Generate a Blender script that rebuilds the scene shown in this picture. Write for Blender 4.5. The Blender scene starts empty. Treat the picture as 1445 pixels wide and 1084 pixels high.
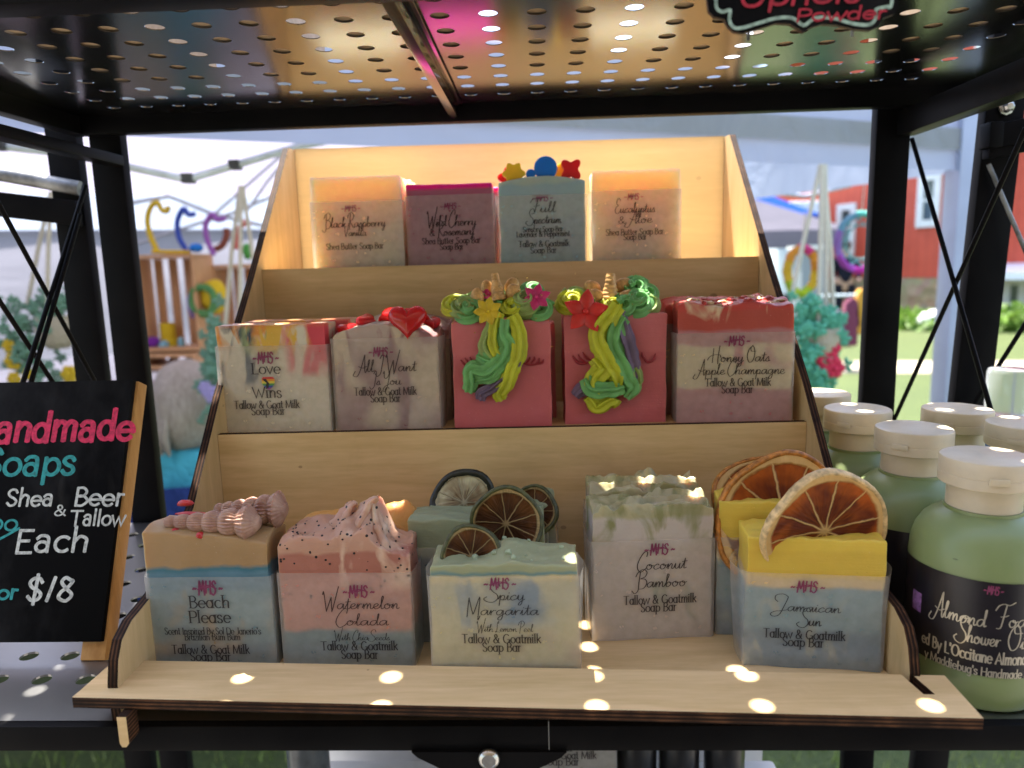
import bpy, bmesh, math, random
from mathutils import Vector, Matrix, noise
R_ = math.radians
rnd = random.Random(7)
S = bpy.context.scene
COL = S.collection

# ------------------------------------------------------------------ camera
FPX, PW, PH = 1030.0, 1445.0, 1084.0
CAM = Vector((0.0, -0.31695, 0.21511))
CR = Vector((0.99899251, 0.03626063, -0.02644092))
CU = Vector((0.02029686, 0.16041049, 0.98684169))
CF = Vector((-0.0400249, 0.98638413, -0.1595129))
cd = bpy.data.cameras.new('camera'); cam = bpy.data.objects.new('camera', cd); COL.objects.link(cam)
M = Matrix((CR, CU, -CF)).transposed().to_4x4(); M.translation = CAM
cam.matrix_world = M
cd.sensor_fit = 'HORIZONTAL'; cd.sensor_width = 36.0; cd.lens = FPX / PW * 36.0
cd.clip_start = 0.01; cd.clip_end = 500
cd.dof.use_dof = True; cd.dof.focus_distance = 0.41; cd.dof.aperture_fstop = cd.lens / 3.3
S.camera = cam
# ------------------------------------------------------------------ light
SUN = Vector((-0.39, 1.0, 2.8)).normalized()
SUN_STRENGTH, SKY_STRENGTH = 5.0, 0.15
W = bpy.data.worlds.new('World'); S.world = W; W.use_nodes = True
wn = W.node_tree.nodes; wn.clear()
sky = wn.new('ShaderNodeTexSky'); sky.sky_type = 'NISHITA'; sky.sun_disc = False
sky.sun_elevation = math.asin(SUN.z); sky.sun_rotation = math.atan2(SUN.x, SUN.y)
sky.dust_density = 2.5; sky.air_density = 1.0
bg = wn.new('ShaderNodeBackground'); bg.inputs[1].default_value = SKY_STRENGTH
wo = wn.new('ShaderNodeOutputWorld')
W.node_tree.links.new(sky.outputs[0], bg.inputs[0]); W.node_tree.links.new(bg.outputs[0], wo.inputs[0])
sl = bpy.data.lights.new('sun', 'SUN'); sl.energy = SUN_STRENGTH; sl.angle = R_(0.5); sl.color = (1.0, 0.94, 0.84)
so = bpy.data.objects.new('sun', sl); COL.objects.link(so)
so.rotation_euler = SUN.to_track_quat('Z', 'Y').to_euler()
S.view_settings.view_transform = 'Standard'; S.view_settings.look = 'None'
S.view_settings.exposure = 2.12; S.view_settings.gamma = 1.0
S.render.engine = 'CYCLES'
S.cycles.use_denoising = True
S.cycles.max_bounces = 10; S.cycles.transparent_max_bounces = 16
S.cycles.diffuse_bounces = 6
S.cycles.sample_clamp_indirect = 8.0

# ------------------------------------------------------------------ helpers
def ray(px, py): return CF + CR * ((px - PW / 2) / FPX) + CU * ((PH / 2 - py) / FPX)
def at_y(px, py, y):
    d = ray(px, py); return CAM + d * ((y - CAM.y) / d.y)
def at_z(px, py, z):
    d = ray(px, py); return CAM + d * ((z - CAM.z) / d.z)
def at_x(px, py, x):
    d = ray(px, py); return CAM + d * ((x - CAM.x) / d.x)
def on_plane(px, py, p, n):
    d = ray(px, py); return CAM + d * ((p - CAM).dot(n) / d.dot(n))

def tag(o, label=None, cat=None, group=None, kind=None):
    if label: o['label'] = label
    if cat: o['category'] = cat
    if group: o['group'] = group
    if kind: o['kind'] = kind
    return o
def empty(name, loc=(0, 0, 0), rz=0.0, label=None, cat=None, group=None):
    o = bpy.data.objects.new(name, None); COL.objects.link(o)
    o.empty_display_size = 0.02
    o.location = loc; o.rotation_euler = (0, 0, rz)
    return tag(o, label, cat, group)
def copy_tree(o, parent=None):
    c = o.copy(); COL.objects.link(c)
    if parent: c.parent = parent
    for ch in [x for x in bpy.data.objects if x.parent == o]: copy_tree(ch, c)
    return c

class MB:
    def __init__(s): s.v = []; s.f = []; s.m = []
    def add(s, vs, fs, mi=0):
        b = len(s.v); s.v += [tuple(v) for v in vs]
        for f in fs: s.f.append(tuple(b + i for i in f)); s.m.append(mi)
        return s
    def box(s, a, b, mi=0, side=None):
        x0, y0, z0 = a; x1, y1, z1 = b
        vs = [(x0,y0,z0),(x1,y0,z0),(x1,y1,z0),(x0,y1,z0),(x0,y0,z1),(x1,y0,z1),(x1,y1,z1),(x0,y1,z1)]
        fs = [(0,3,2,1),(4,5,6,7),(0,1,5,4),(1,2,6,5),(2,3,7,6),(3,0,4,7)]
        return s.add(vs, fs, mi)
    def prism(s, outline, o, ex, ey, en, t, mi=0, mside=None):
        # closed outline in (u,v), extruded t along en
        n = len(outline); o = Vector(o); ex = Vector(ex); ey = Vector(ey); en = Vector(en)
        A = [o + ex * u + ey * v for u, v in outline]; B = [p + en * t for p in A]
        s.add(A + B, [tuple(range(n - 1, -1, -1)), tuple(range(n, 2 * n))], mi)
        s.add(A + B, [(i, (i + 1) % n, n + (i + 1) % n, n + i) for i in range(n)], mi if mside is None else mside)
        return s
    def lathe(s, prof, seg=32, c=(0, 0, 0), mi=0, cap=True):
        vs = []; fs = []; n = len(prof)
        for r, z in prof:
            for k in range(seg):
                a = 2 * math.pi * k / seg; vs.append((c[0] + r * math.cos(a), c[1] + r * math.sin(a), c[2] + z))
        for i in range(n - 1):
            for k in range(seg):
                k2 = (k + 1) % seg; fs.append((i*seg+k, i*seg+k2, (i+1)*seg+k2, (i+1)*seg+k))
        if cap:
            fs.append(tuple(range(seg - 1, -1, -1))); fs.append(tuple((n-1)*seg + k for k in range(seg)))
        return s.add(vs, fs, mi)
    def tube(s, pts, r, seg=8, mi=0, lobes=0, amp=0.25, twist=0.0):
        pts = [Vector(p) for p in pts]; n = len(pts)
        rr = r if isinstance(r, (list, tuple)) else [r] * n
        t0 = (pts[1] - pts[0]).normalized()
        up = Vector((0, 0, 1)) if abs(t0.z) < 0.9 else Vector((0, 1, 0))
        nx = t0.cross(up).normalized(); vs = []; fs = []
        for i in range(n):
            t = (pts[min(i+1, n-1)] - pts[max(i-1, 0)])
            t = t.normalized() if t.length > 1e-9 else t0
            nx = (nx - t * nx.dot(t)); nx = nx.normalized() if nx.length > 1e-6 else t.orthogonal().normalized()
            ny = t.cross(nx)
            for k in range(seg):
                a = 2 * math.pi * k / seg
                q = rr[i] * (1 + (amp * math.cos(lobes * a + twist * i) if lobes else 0))
                vs.append(pts[i] + nx * (q * math.cos(a)) + ny * (q * math.sin(a)))
        for i in range(n - 1):
            for k in range(seg):
                k2 = (k + 1) % seg; fs.append((i*seg+k, i*seg+k2, (i+1)*seg+k2, (i+1)*seg+k))
        fs.append(tuple(range(seg - 1, -1, -1))); fs.append(tuple((n-1)*seg + k for k in range(seg)))
        return s.add(vs, fs, mi)
    def blob(s, c, rad, lat=8, lon=12, rough=0.0, freq=1.0, mi=0, rot=None):
        c = Vector(c); rx, ry, rz = rad if isinstance(rad, (tuple, list)) else (rad,) * 3
        vs = []; fs = []
        off = Vector((rnd.random() * 50, rnd.random() * 50, 3))
        for i in range(lat + 1):
            th = math.pi * i / lat
            for k in range(lon):
                a = 2 * math.pi * k / lon
                d = Vector((math.sin(th) * math.cos(a), math.sin(th) * math.sin(a), math.cos(th)))
                q = 1 + (rough * noise.noise(d * freq + off) if rough else 0)
                p = Vector((d.x * rx * q, d.y * ry * q, d.z * rz * q))
                if rot: p = rot @ p
                vs.append(c + p)
        for i in range(lat):
            for k in range(lon):
                k2 = (k + 1) % lon; fs.append((i*lon+k, (i+1)*lon+k, (i+1)*lon+k2, i*lon+k2))
        return s.add(vs, fs, mi)
    def build(s, name, mats, parent=None, smooth=None, loc=None, bevel=0.0):
        me = bpy.data.meshes.new(name); me.from_pydata(s.v, [], s.f)
        for m in (mats if isinstance(mats, (list, tuple)) else [mats]): me.materials.append(m)
        me.polygons.foreach_set('material_index', s.m)
        bm = bmesh.new(); bm.from_mesh(me)
        bmesh.ops.remove_doubles(bm, verts=bm.verts, dist=1e-6)
        bmesh.ops.recalc_face_normals(bm, faces=bm.faces)
        if bevel:
            es = [e for e in bm.edges if len(e.link_faces) == 2 and e.calc_face_angle(0) > R_(40)]
            bmesh.ops.bevel(bm, geom=es, offset=bevel, segments=2, profile=0.6, affect='EDGES', clamp_overlap=True)
            smooth = smooth or 35
        bm.to_mesh(me); bm.free()
        if smooth:
            me.polygons.foreach_set('use_smooth', [True] * len(me.polygons))
            me.set_sharp_from_angle(angle=R_(smooth))
        o = bpy.data.objects.new(name, me); COL.objects.link(o)
        if parent: o.parent = parent
        if loc is not None: o.location = loc
        return o

def cr(pts, n=6):
    # Catmull-Rom through points
    P = [Vector(p) for p in pts]
    if len(P) < 3: return P
    out = []
    Q = [P[0] * 2 - P[1]] + P + [P[-1] * 2 - P[-2]]
    for i in range(1, len(Q) - 2):
        for k in range(n):
            t = k / n
            a, b, c, d = Q[i-1], Q[i], Q[i+1], Q[i+2]
            out.append(0.5 * ((2*b) + (c-a)*t + (2*a-5*b+4*c-d)*t*t + (3*b-a-3*c+d)*t*t*t))
    out.append(P[-1]); return out

# ------------------------------------------------------------------ materials
class NT:
    def __init__(s, name):
        s.m = bpy.data.materials.new(name); s.m.use_nodes = True
        s.t = s.m.node_tree; s.t.nodes.clear()
        s.out = s.t.nodes.new('ShaderNodeOutputMaterial')
    def n(s, typ, _props=None, **inp):
        nd = s.t.nodes.new('ShaderNode' + typ)
        for k, v in (_props or {}).items(): setattr(nd, k, v)
        for k, v in inp.items():
            key = k.replace('_', ' ') if not k.startswith('i') or not k[1:].isdigit() else int(k[1:])
            s.set(nd, key, v)
        return nd
    def set(s, nd, key, v):
        sock = nd.inputs[key]
        if isinstance(v, bpy.types.NodeSocket): s.t.links.new(v, sock)
        elif isinstance(v, bpy.types.Node): s.t.links.new(v.outputs[0], sock)
        else:
            if isinstance(v, (tuple, list)) and len(v) == 3 and sock.type == 'RGBA': v = (*v, 1)
            sock.default_value = v
    def math(s, op, a, b=0.0, c=0.0):
        nd = s.n('Math', dict(operation=op)); s.set(nd, 0, a); s.set(nd, 1, b)
        if len(nd.inputs) > 2: s.set(nd, 2, c)
        return nd.outputs[0]
    def ramp(s, fac, stops, interp='LINEAR'):
        nd = s.n('ValToRGB'); r = nd.color_ramp; r.interpolation = interp
        while len(r.elements) < len(stops): r.elements.new(0.5)
        for e, (p, c) in zip(r.elements, stops):
            e.position = p; e.color = (*c, 1) if len(c) == 3 else c
        s.set(nd, 0, fac); return nd.outputs[0]
    def mix(s, f, a, b, blend='MIX'):
        nd = s.n('MixRGB', dict(blend_type=blend)); s.set(nd, 0, f); s.set(nd, 1, a); s.set(nd, 2, b); return nd.outputs[0]
    def noise(s, scale, vec=None, detail=3.0, rough=0.55, dist=0.0, out=0):
        nd = s.n('TexNoise', Scale=scale, Detail=detail, Roughness=rough, Distortion=dist)
        if vec is not None: s.set(nd, 'Vector', vec)
        return nd.outputs[out]
    def co(s, scale=(1, 1, 1), loc=(0, 0, 0), which='Object'):
        tc = s.n('TexCoord'); mp = s.n('Mapping'); mp.inputs['Scale'].default_value = scale; mp.inputs['Location'].default_value = loc
        s.t.links.new(tc.outputs[which], mp.inputs[0]); return mp.outputs[0]
    def bump(s, h, strength=0.3, dist=0.001):
        return s.n('Bump', Strength=strength, Distance=dist, Height=h).outputs[0]
    def pbr(s, color, rough=0.5, **kw):
        nd = s.n('BsdfPrincipled'); s.set(nd, 'Base Color', color); s.set(nd, 'Roughness', rough)
        for k, v in kw.items(): s.set(nd, k.replace('_', ' '), v)
        return nd
    def done(s, sh):
        s.t.links.new(sh.outputs[0] if isinstance(sh, bpy.types.Node) else sh, s.out.inputs[0]); return s.m
_mc = {}
def flat(color, rough=0.5, var=0.12, scale=60.0, name='paint', bump=0.15, bdist=0.0004, **kw):
    key = (color, rough, var, scale, bump, tuple(sorted(kw.items())))
    if key in _mc: return _mc[key]
    t = NT(name); v = t.co()
    nz = t.noise(scale, v, 4)
    c2 = tuple(max(0, x * (1 - var * 2)) for x in color); c3 = tuple(min(1, x * (1 + var)) for x in color)
    c = t.ramp(nz, [(0.3, c2), (0.7, c3)])
    p = t.pbr(c, rough, Normal=t.bump(t.noise(scale * 4, v, 2), bump, bdist), **kw)
    _mc[key] = t.done(p); return _mc[key]
def cloth(color, trans=0.5, name='cloth', scale=6.0):
    t = NT(name); v = t.co()
    n1 = t.noise(scale, v, 3, dist=0.6)
    c = t.ramp(n1, [(0.3, tuple(x * 0.9 for x in color)), (0.7, color)])
    b = t.bump(n1, 0.5, 0.05)
    d = t.n('BsdfDiffuse', Color=c, Normal=b); tr = t.n('BsdfTranslucent', Color=c, Normal=b)
    mx = t.n('MixShader', i0=trans); t.set(mx, 1, d); t.set(mx, 2, tr)
    return t.done(mx)
def wood_mat(name, axis, a=(0.70, 0.505, 0.27), b=(0.55, 0.38, 0.175), trans=0.0, rough=0.5):
    t = NT(name)
    sc = {'x': (6, 60, 60), 'y': (60, 6, 60), 'z': (60, 60, 6)}[axis]
    v = t.co(sc)
    n1 = t.noise(1.6, v, 5, 0.6, 0.4); n2 = t.noise(9.0, v, 3, 0.6); n3 = t.noise(14, t.co(), 2)
    f = t.math('ADD', t.math('MULTIPLY', n1, 0.6), t.math('MULTIPLY', n2, 0.25))
    f = t.math('ADD', f, t.math('MULTIPLY', n3, 0.15))
    c = t.ramp(f, [(0.36, b), (0.62, a)])
    vo = t.n('TexVoronoi', Scale=26.0, Vector=t.co((1, 1, 1.4)))
    spot = t.math('LESS_THAN', vo.outputs[0], t.math('MULTIPLY', t.noise(31, t.co(), 0), 0.12))
    c = t.mix(t.math('MULTIPLY', spot, 0.55), c, (0.22, 0.12, 0.05))
    sm = t.n('MapRange', i0=t.noise(13, t.co((1, 1, 1), (4, 2, 7)), 5, .7, .6), i1=.56, i2=.74).outputs[0]
    c = t.mix(t.math('MULTIPLY', sm, .22), c, (.30, .19, .09))
    p = t.pbr(c, rough, Normal=t.bump(n2, 0.16, 0.0006))
    p.inputs['Specular IOR Level'].default_value = 0.3
    if trans:
        tr = t.n('BsdfTranslucent', Color=(1.0, 0.83, 0.54, 1)); mx = t.n('MixShader', i0=trans); t.set(mx, 1, p); t.set(mx, 2, tr)
        return t.done(mx)
    return t.done(p)
def edge_mat(name, axis, period=0.0019):
    t = NT(name); tc = t.n('TexCoord'); sp = t.n('SeparateXYZ', i0=tc.outputs['Object'])
    s = t.math('MULTIPLY', sp.outputs['xyz'.index(axis)], 2 * math.pi / period)
    nz = t.noise(90, t.co(), 3)
    w = t.math('SINE', t.math('ADD', s, t.math('MULTIPLY', nz, 1.5)))
    f = t.math('ADD', t.math('MULTIPLY', w, 0.3), nz)
    c = t.ramp(f, [(0.25, (0.010, 0.005, 0.003)), (0.62, (0.036, 0.015, 0.008)), (0.98, (0.13, 0.058, 0.026))])
    return t.done(t.pbr(c, 0.7, Normal=t.bump(f, 0.3, 0.0005), Specular_IOR_Level=.15))
def metal_black(nm, rr, ior):
    t = NT(nm); v = t.co()
    n = t.noise(900, v, 2); n2 = t.noise(14, v, 4)
    c = t.ramp(n2, [(0.3, (0.004, 0.004, 0.005)), (0.75, (0.009, 0.009, 0.010))])
    r = t.math('ADD', t.math('MULTIPLY', n2, 0.08), rr)
    return t.done(t.pbr(c, r, Normal=t.bump(n, 0.08, 0.0004), IOR=ior))

def soap_mat(name, bands, H, warp=0.004, wscale=55, swirls=(), seeds=None, sss=0.35, rough=0.42, soft=0.03, sscale=0.012, glow=0.0):
    """bands: [(height fraction, colour)] bottom to top; swirls: [(colour, scale, threshold, zlo, zhi)]"""
    t = NT(name); v = t.co(); sp = t.n('SeparateXYZ', i0=v)
    nz = t.noise(wscale, v, 3, 0.5, 0.3)
    z = t.math('ADD', sp.outputs[2], t.math('MULTIPLY', t.math('SUBTRACT', nz, 0.5), warp * 2))
    f = t.math('DIVIDE', z, H)
    stops = []
    for i, (h, c) in enumerate(bands):
        if i == 0: stops.append((0.0, c))
        else: stops += [(max(0, h - soft / 2), bands[i-1][1]), (min(1, h + soft / 2), c)]
    c = t.ramp(f, stops)
    for (sc_, scale, thr, zlo, zhi, *xg) in swirls:
        n2 = t.noise(scale * 1.5, t.co((1.0, 1, 0.42), (rnd.random() * 9, rnd.random() * 9, 0)), 4, 0.5, 1.2)
        m = t.n('MapRange', i0=n2, i1=thr - .06, i2=thr + 0.04).outputs[0]
        m2 = t.n('MapRange', i0=t.math('DIVIDE', sp.outputs[2], H), i1=zlo, i2=zlo + 0.08).outputs[0]
        m3 = t.n('MapRange', i0=t.math('DIVIDE', sp.outputs[2], H), i1=zhi - 0.08, i2=zhi, i3=1.0, i4=0.0).outputs[0]
        if xg:
            xx = t.math('ADD', sp.outputs[0], t.math('MULTIPLY', nz, .012))
            m3 = t.math('MULTIPLY', m3, t.n('MapRange', i0=xx, i1=xg[0], i2=xg[0] + .006).outputs[0]); m3 = t.math('MULTIPLY', m3, t.n('MapRange', i0=xx, i1=xg[1] - .006, i2=xg[1], i3=1.0, i4=0.0).outputs[0])
        c = t.mix(t.math('MULTIPLY', m, t.math('MULTIPLY', m2, m3)), c, sc_)
    if seeds:
        vo = t.n('TexVoronoi', Scale=seeds[1], Vector=v)
        s_ = t.math('LESS_THAN', vo.outputs[0], seeds[2])
        zz = t.math('GREATER_THAN', sp.outputs[2], seeds[3] * H)
        c = t.mix(t.math('MULTIPLY', s_, zz), c, seeds[0])
    fine = t.noise(700, v, 3); mid = t.noise(120, v, 3)
    c = t.mix(0.12, c, t.ramp(mid, [(0.3, (0.55, 0.5, 0.45)), (0.7, (1, 1, 1))]), 'MULTIPLY')
    vp = t.n('TexVoronoi', Scale=330.0, Vector=v); pit = t.n('MapRange', i0=vp.outputs[0], i1=.05, i2=.16, i3=-1.6, i4=0.0).outputs[0]
    pit = t.math('MULTIPLY', pit, t.math('GREATER_THAN', t.noise(70, v, 1), .56))
    drag = t.noise(1.0, t.co((30, 30, 1100)), 2)
    c = t.mix(t.math('MULTIPLY', t.math('LESS_THAN', t.n('TexVoronoi', Scale=260.0, Vector=t.co((1, 1, 1), (3, 1, 2))).outputs[0], .055), .25), c, (.85, .80, .70))
    hb = t.math('ADD', t.math('ADD', t.math('MULTIPLY', fine, 0.4), mid), t.math('ADD', pit, t.math('MULTIPLY', drag, .5)))
    p = t.pbr(c, t.math('ADD', t.math('MULTIPLY', mid, 0.2), rough - 0.1), Normal=t.bump(hb, 0.36, 0.0008))
    p.inputs['Specular IOR Level'].default_value = 0.35
    if sss:
        p.inputs['Subsurface Weight'].default_value = sss
        p.inputs['Subsurface Radius'].default_value = (1.0, 0.55, 0.28)
        p.inputs['Subsurface Scale'].default_value = sscale
    if glow:
        tr = t.n('BsdfTranslucent', Color=t.mix(.5, c, (1.0, .42, .08))); mx = t.n('MixShader', i0=glow); t.set(mx, 1, p); t.set(mx, 2, tr); return t.done(mx)
    return t.done(p)
def vellum():
    t = NT('vellum_paper'); v = t.co((1, 1, 1))
    nz = t.noise(160, v, 4); n2 = t.noise(30, v, 3)
    c = t.ramp(nz, [(0.3, (0.78, 0.745, 0.70)), (0.7, (0.86, 0.83, 0.785))])
    d = t.pbr(c, 0.34, Normal=t.bump(n2, 0.30, 0.003)); d.inputs['Specular IOR Level'].default_value = 0.35
    tl = t.n('BsdfTranslucent', Color=(0.85, 0.8, 0.75, 1))
    m1 = t.n('MixShader', i0=0.45); t.set(m1, 1, d); t.set(m1, 2, tl)
    tp = t.n('BsdfTransparent', Color=(0.97, 0.95, 0.93, 1))
    fac = t.math('ADD', 0.25, t.math('MULTIPLY', nz, 0.12))
    m2 = t.n('MixShader', i0=fac); t.set(m2, 1, tp); t.set(m2, 2, m1)
    return t.done(m2)
def ink(color, name='ink', rough=0.6):
    t = NT(name); nz = t.noise(300, t.co(), 3)
    c = t.ramp(nz, [(0.25, tuple(x * 1.0 for x in color)), (0.8, tuple(min(1, x * 1.25 + 0.003) for x in color))])
    return t.done(t.pbr(c, rough))
BLK = metal_black('black_powder_coat', .36, 1.12); BLKP = metal_black('black_gloss_sheet', .13, 2.5); BLKL = metal_black('black_satin_sheet', .30, 3.4)
VEL = vellum()
INK = ink((0.018, 0.012, 0.012), 'black_ink'); INKP = ink((0.16, 0.02, 0.07), 'plum_ink')
WX = wood_mat('birch_ply', 'x'); WXB = wood_mat('birch_ply_backlit', 'x', trans=0.40)
WS = wood_mat('birch_ply_side', 'z', trans=0.10)
EZ = edge_mat('burnt_ply_edge', 'z'); EY = edge_mat('burnt_ply_edge_riser', 'y'); EX = edge_mat('burnt_ply_edge_side', 'x')

# ------------------------------------------------------------------ lettering
def G(w, *st): return (w, st)
SC = { # script, x-height 10, caps about 24
'a': G(11, '9,8 6,10 2,7.5 1,3 3.2,0 6.5,2.5 9,9 8.6,2.5 9.6,.2 11.5,2'),
'b': G(10, '0,2 3,12 5,22 3.5,24 2.5,20 2.2,8 2.5,1 5,0 8,3 8,7 5.5,9 3,6', '6,8.6 8,6.5 10.5,7'),
'c': G(9, '8,8 6,10 2,7 1,3 3,0 6,.8 9.5,3'),
'd': G(11, '8.5,8 6,10 2,7.5 1,3 3.2,0 6.5,2.5 9.5,12 10.5,22 10,23.5 9.2,20 8.8,6 9.2,.6 11.5,2'),
'e': G(8.5, '0,2.5 5,5 7,8 5,10 2,7.5 1.2,3 3.5,0 6.5,.8 9,3'),
'f': G(8, '0,2 5,10 8,20 6.5,24 4.5,20 4,8 3.6,-4 3,-10 1.5,-7 4,-1 8,3'),
'g': G(11, '9,8 6,10 2,7.5 1,3 3.2,0 6.5,2.5 9,9 8.5,-2 7,-9 4,-10 3,-7 6,-2 11.5,3'),
'h': G(11, '0,2 3,12 5.5,22 4,24 2.8,19 2.2,0', '2.3,3 5,9 7.5,9.5 8,6 7.8,1 9,.2 11.5,2'),
'i': G(5, '0,2 2.5,9.5 2.2,2 3,.2 5.5,2', '3.4,14 3.8,14.8'),
'j': G(6, '0,2 3,9.5 2.5,-5 0,-9 -1,-6 6,2', '3.4,14 3.8,14.8'),
'k': G(10, '0,2 3,12 5.5,22 4,24 2.8,19 2.2,0', '2.4,4 7,9.5 7.5,7.5 3.5,5 6,1 8,0 10.5,2'),
'l': G(6, '0,2 3.5,13 5,22 4,24 2.8,19 2.4,3 3.6,0 6.5,2'),
'm': G(14, '0,2 2,9 2,0', '2,3 5,9.6 6.5,8 6.4,0', '6.5,3 9.4,9.6 11,8 10.8,2 12,0 14.5,2'),
'n': G(10, '0,2 2,9 2,0', '2,3 5.5,9.6 7.2,8 7,2 8,0 10.5,2'),
'o': G(10, '5,10 2,8 1,4 3,0 6.5,1.5 8,6 6,9.5 4.5,8 7,6.5 10.5,8'),
'p': G(10, '0,2 2.5,9.5 2,-2 1.6,-11', '2.2,3 4.5,9 7.5,9 8,4.5 5.5,.5 2.5,2', '5.5,.5 8,.5 10.5,2'),
'r': G(8, '0,2 2,9 2.2,0', '2.3,4 5,9 8,9'),
's': G(7.5, '0,2 4.5,10 5.8,5 5.4,1 2.5,0 1.2,1.8', '5.4,1 6.5,.6 8,2'),
't': G(6.5, '0,2 3,10 4.5,19 3.4,4 4.2,.2 7,2', '.5,13 7.5,14'),
'u': G(10.5, '0,2 2,9.5 1.8,3 3.5,0 6.5,3 8,9.5 7.6,2.5 8.6,.2 11,2'),
'v': G(9, '0,6 1.5,9.5 3.5,.3 7.5,9.5 10,8.5'),
'w': G(13, '0,2 1.6,9.5 1.6,2.5 3.4,0 6,3 6.8,9 6.6,2.5 8.4,0 11,4 11,9 13.5,8'),
'x': G(8, '0,8 2,9 6,1 8.5,1', '7.5,9.5 4.5,6 .5,.2'),
'y': G(10, '0,2 2,9.5 1.8,3 3.5,0 6.5,3 8,9.5 7,-4 5,-10 2.5,-9 5,-3 10.5,2'),
'z': G(9, '0,8 2,9.5 7,9.2 1,.5 4,1 9,.8'),
'&': G(13, '10,5 6,0 2,1 1.5,5 6,9 7.5,13 5,16 3,13 5,7 10,0 12,1'),
'A': G(13, '-4,2 -7,-4 -3,-6 1,-3 6,10 10,25 10.4,20 10.6,4 11.5,0 13.5,2', '1,9 7,6.5 13.5,9'),
'B': G(13, '3,23 2,8 1.5,-3 -3,-7 -7,-3', '-3,16 0,22 7,26 12,22 10,16 4,13 10,12.5 13,7 9,0 2,-1'),
'C': G(12, '12,19 12.5,25 8,25 2,15 0,5 4,-2 9,0 13,4'),
'E': G(11, '11,22 7,26 3,22 3,16 7,14 2,11 0,5 3,0 8,1 12,4'),
'F': G(13, '-2,17 1,22 6,24 12,23 18,26', '9,23.5 7,10 5,0 1,-1', '4,11 9,11.5 12,13'),
'H': G(16, '3,22 2.6,0', '13,26 11.5,8 12,-2', '-6,4 -3,9 4,12 14,12 16,8'),
'I': G(9, '4,20 7,25 9,22 7,8 5,-2 0,-6 -3,-2'),
'J': G(14, '0,15 -4,19 -3,25 6,27 12,24 13,21 9,8 4,-5 -4,-8 -8,-4 -2,0 6,1 14,3'),
'L': G(11, '7,20 8,25 5,22 4,6 2,0 0,2 4,1 12,0'),
'M': G(17, '1,-2 2,24 3,22 7,6 9,4 15,27 15,10 14.5,-6 17,0'),
'O': G(14, '9,26 3,20 1,9 5,0 11,3 13,14 10,24 6,23 7,17 15,17'),
'P': G(12, '5,24 3.5,8 2.5,-3', '-2,16 1,23 8,26 13,21 10,14 4,11'),
'R': G(14, '5,24 3.5,8 2.5,-3', '-2,16 1,23 8,26 13,21 10,14 5,11 9,4 13,0 15,2'),
'S': G(12, '13,21 11,26 5,26 1,20 4,14 10,9 11,3 5,-2 -3,-1 -7,3 -3,6'),
'T': G(13, '0,22 8,23 16,25', '9,23 7.5,10 6,0 3,-1'),
'V': G(13, '0,22 2,23 6,0 14,26'),
'W': G(18, '-1,21 .5,24 4,1 5,0 10,16 10.5,14 11.5,1 12.5,0 20,32'),
'Y': G(12, '0,20 1.5,24 2,14 5,12 9,16 12,25 9,4 5,-9 0,-9 3,-2 12.5,3'),
}
def arc(cx, cy, rx, ry, a0, a1, n=22):
    return [Vector((cx + rx * math.cos(R_(a0 + (a1 - a0) * i / n)), cy + ry * math.sin(R_(a0 + (a1 - a0) * i / n)))) for i in range(n + 1)]
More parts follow.
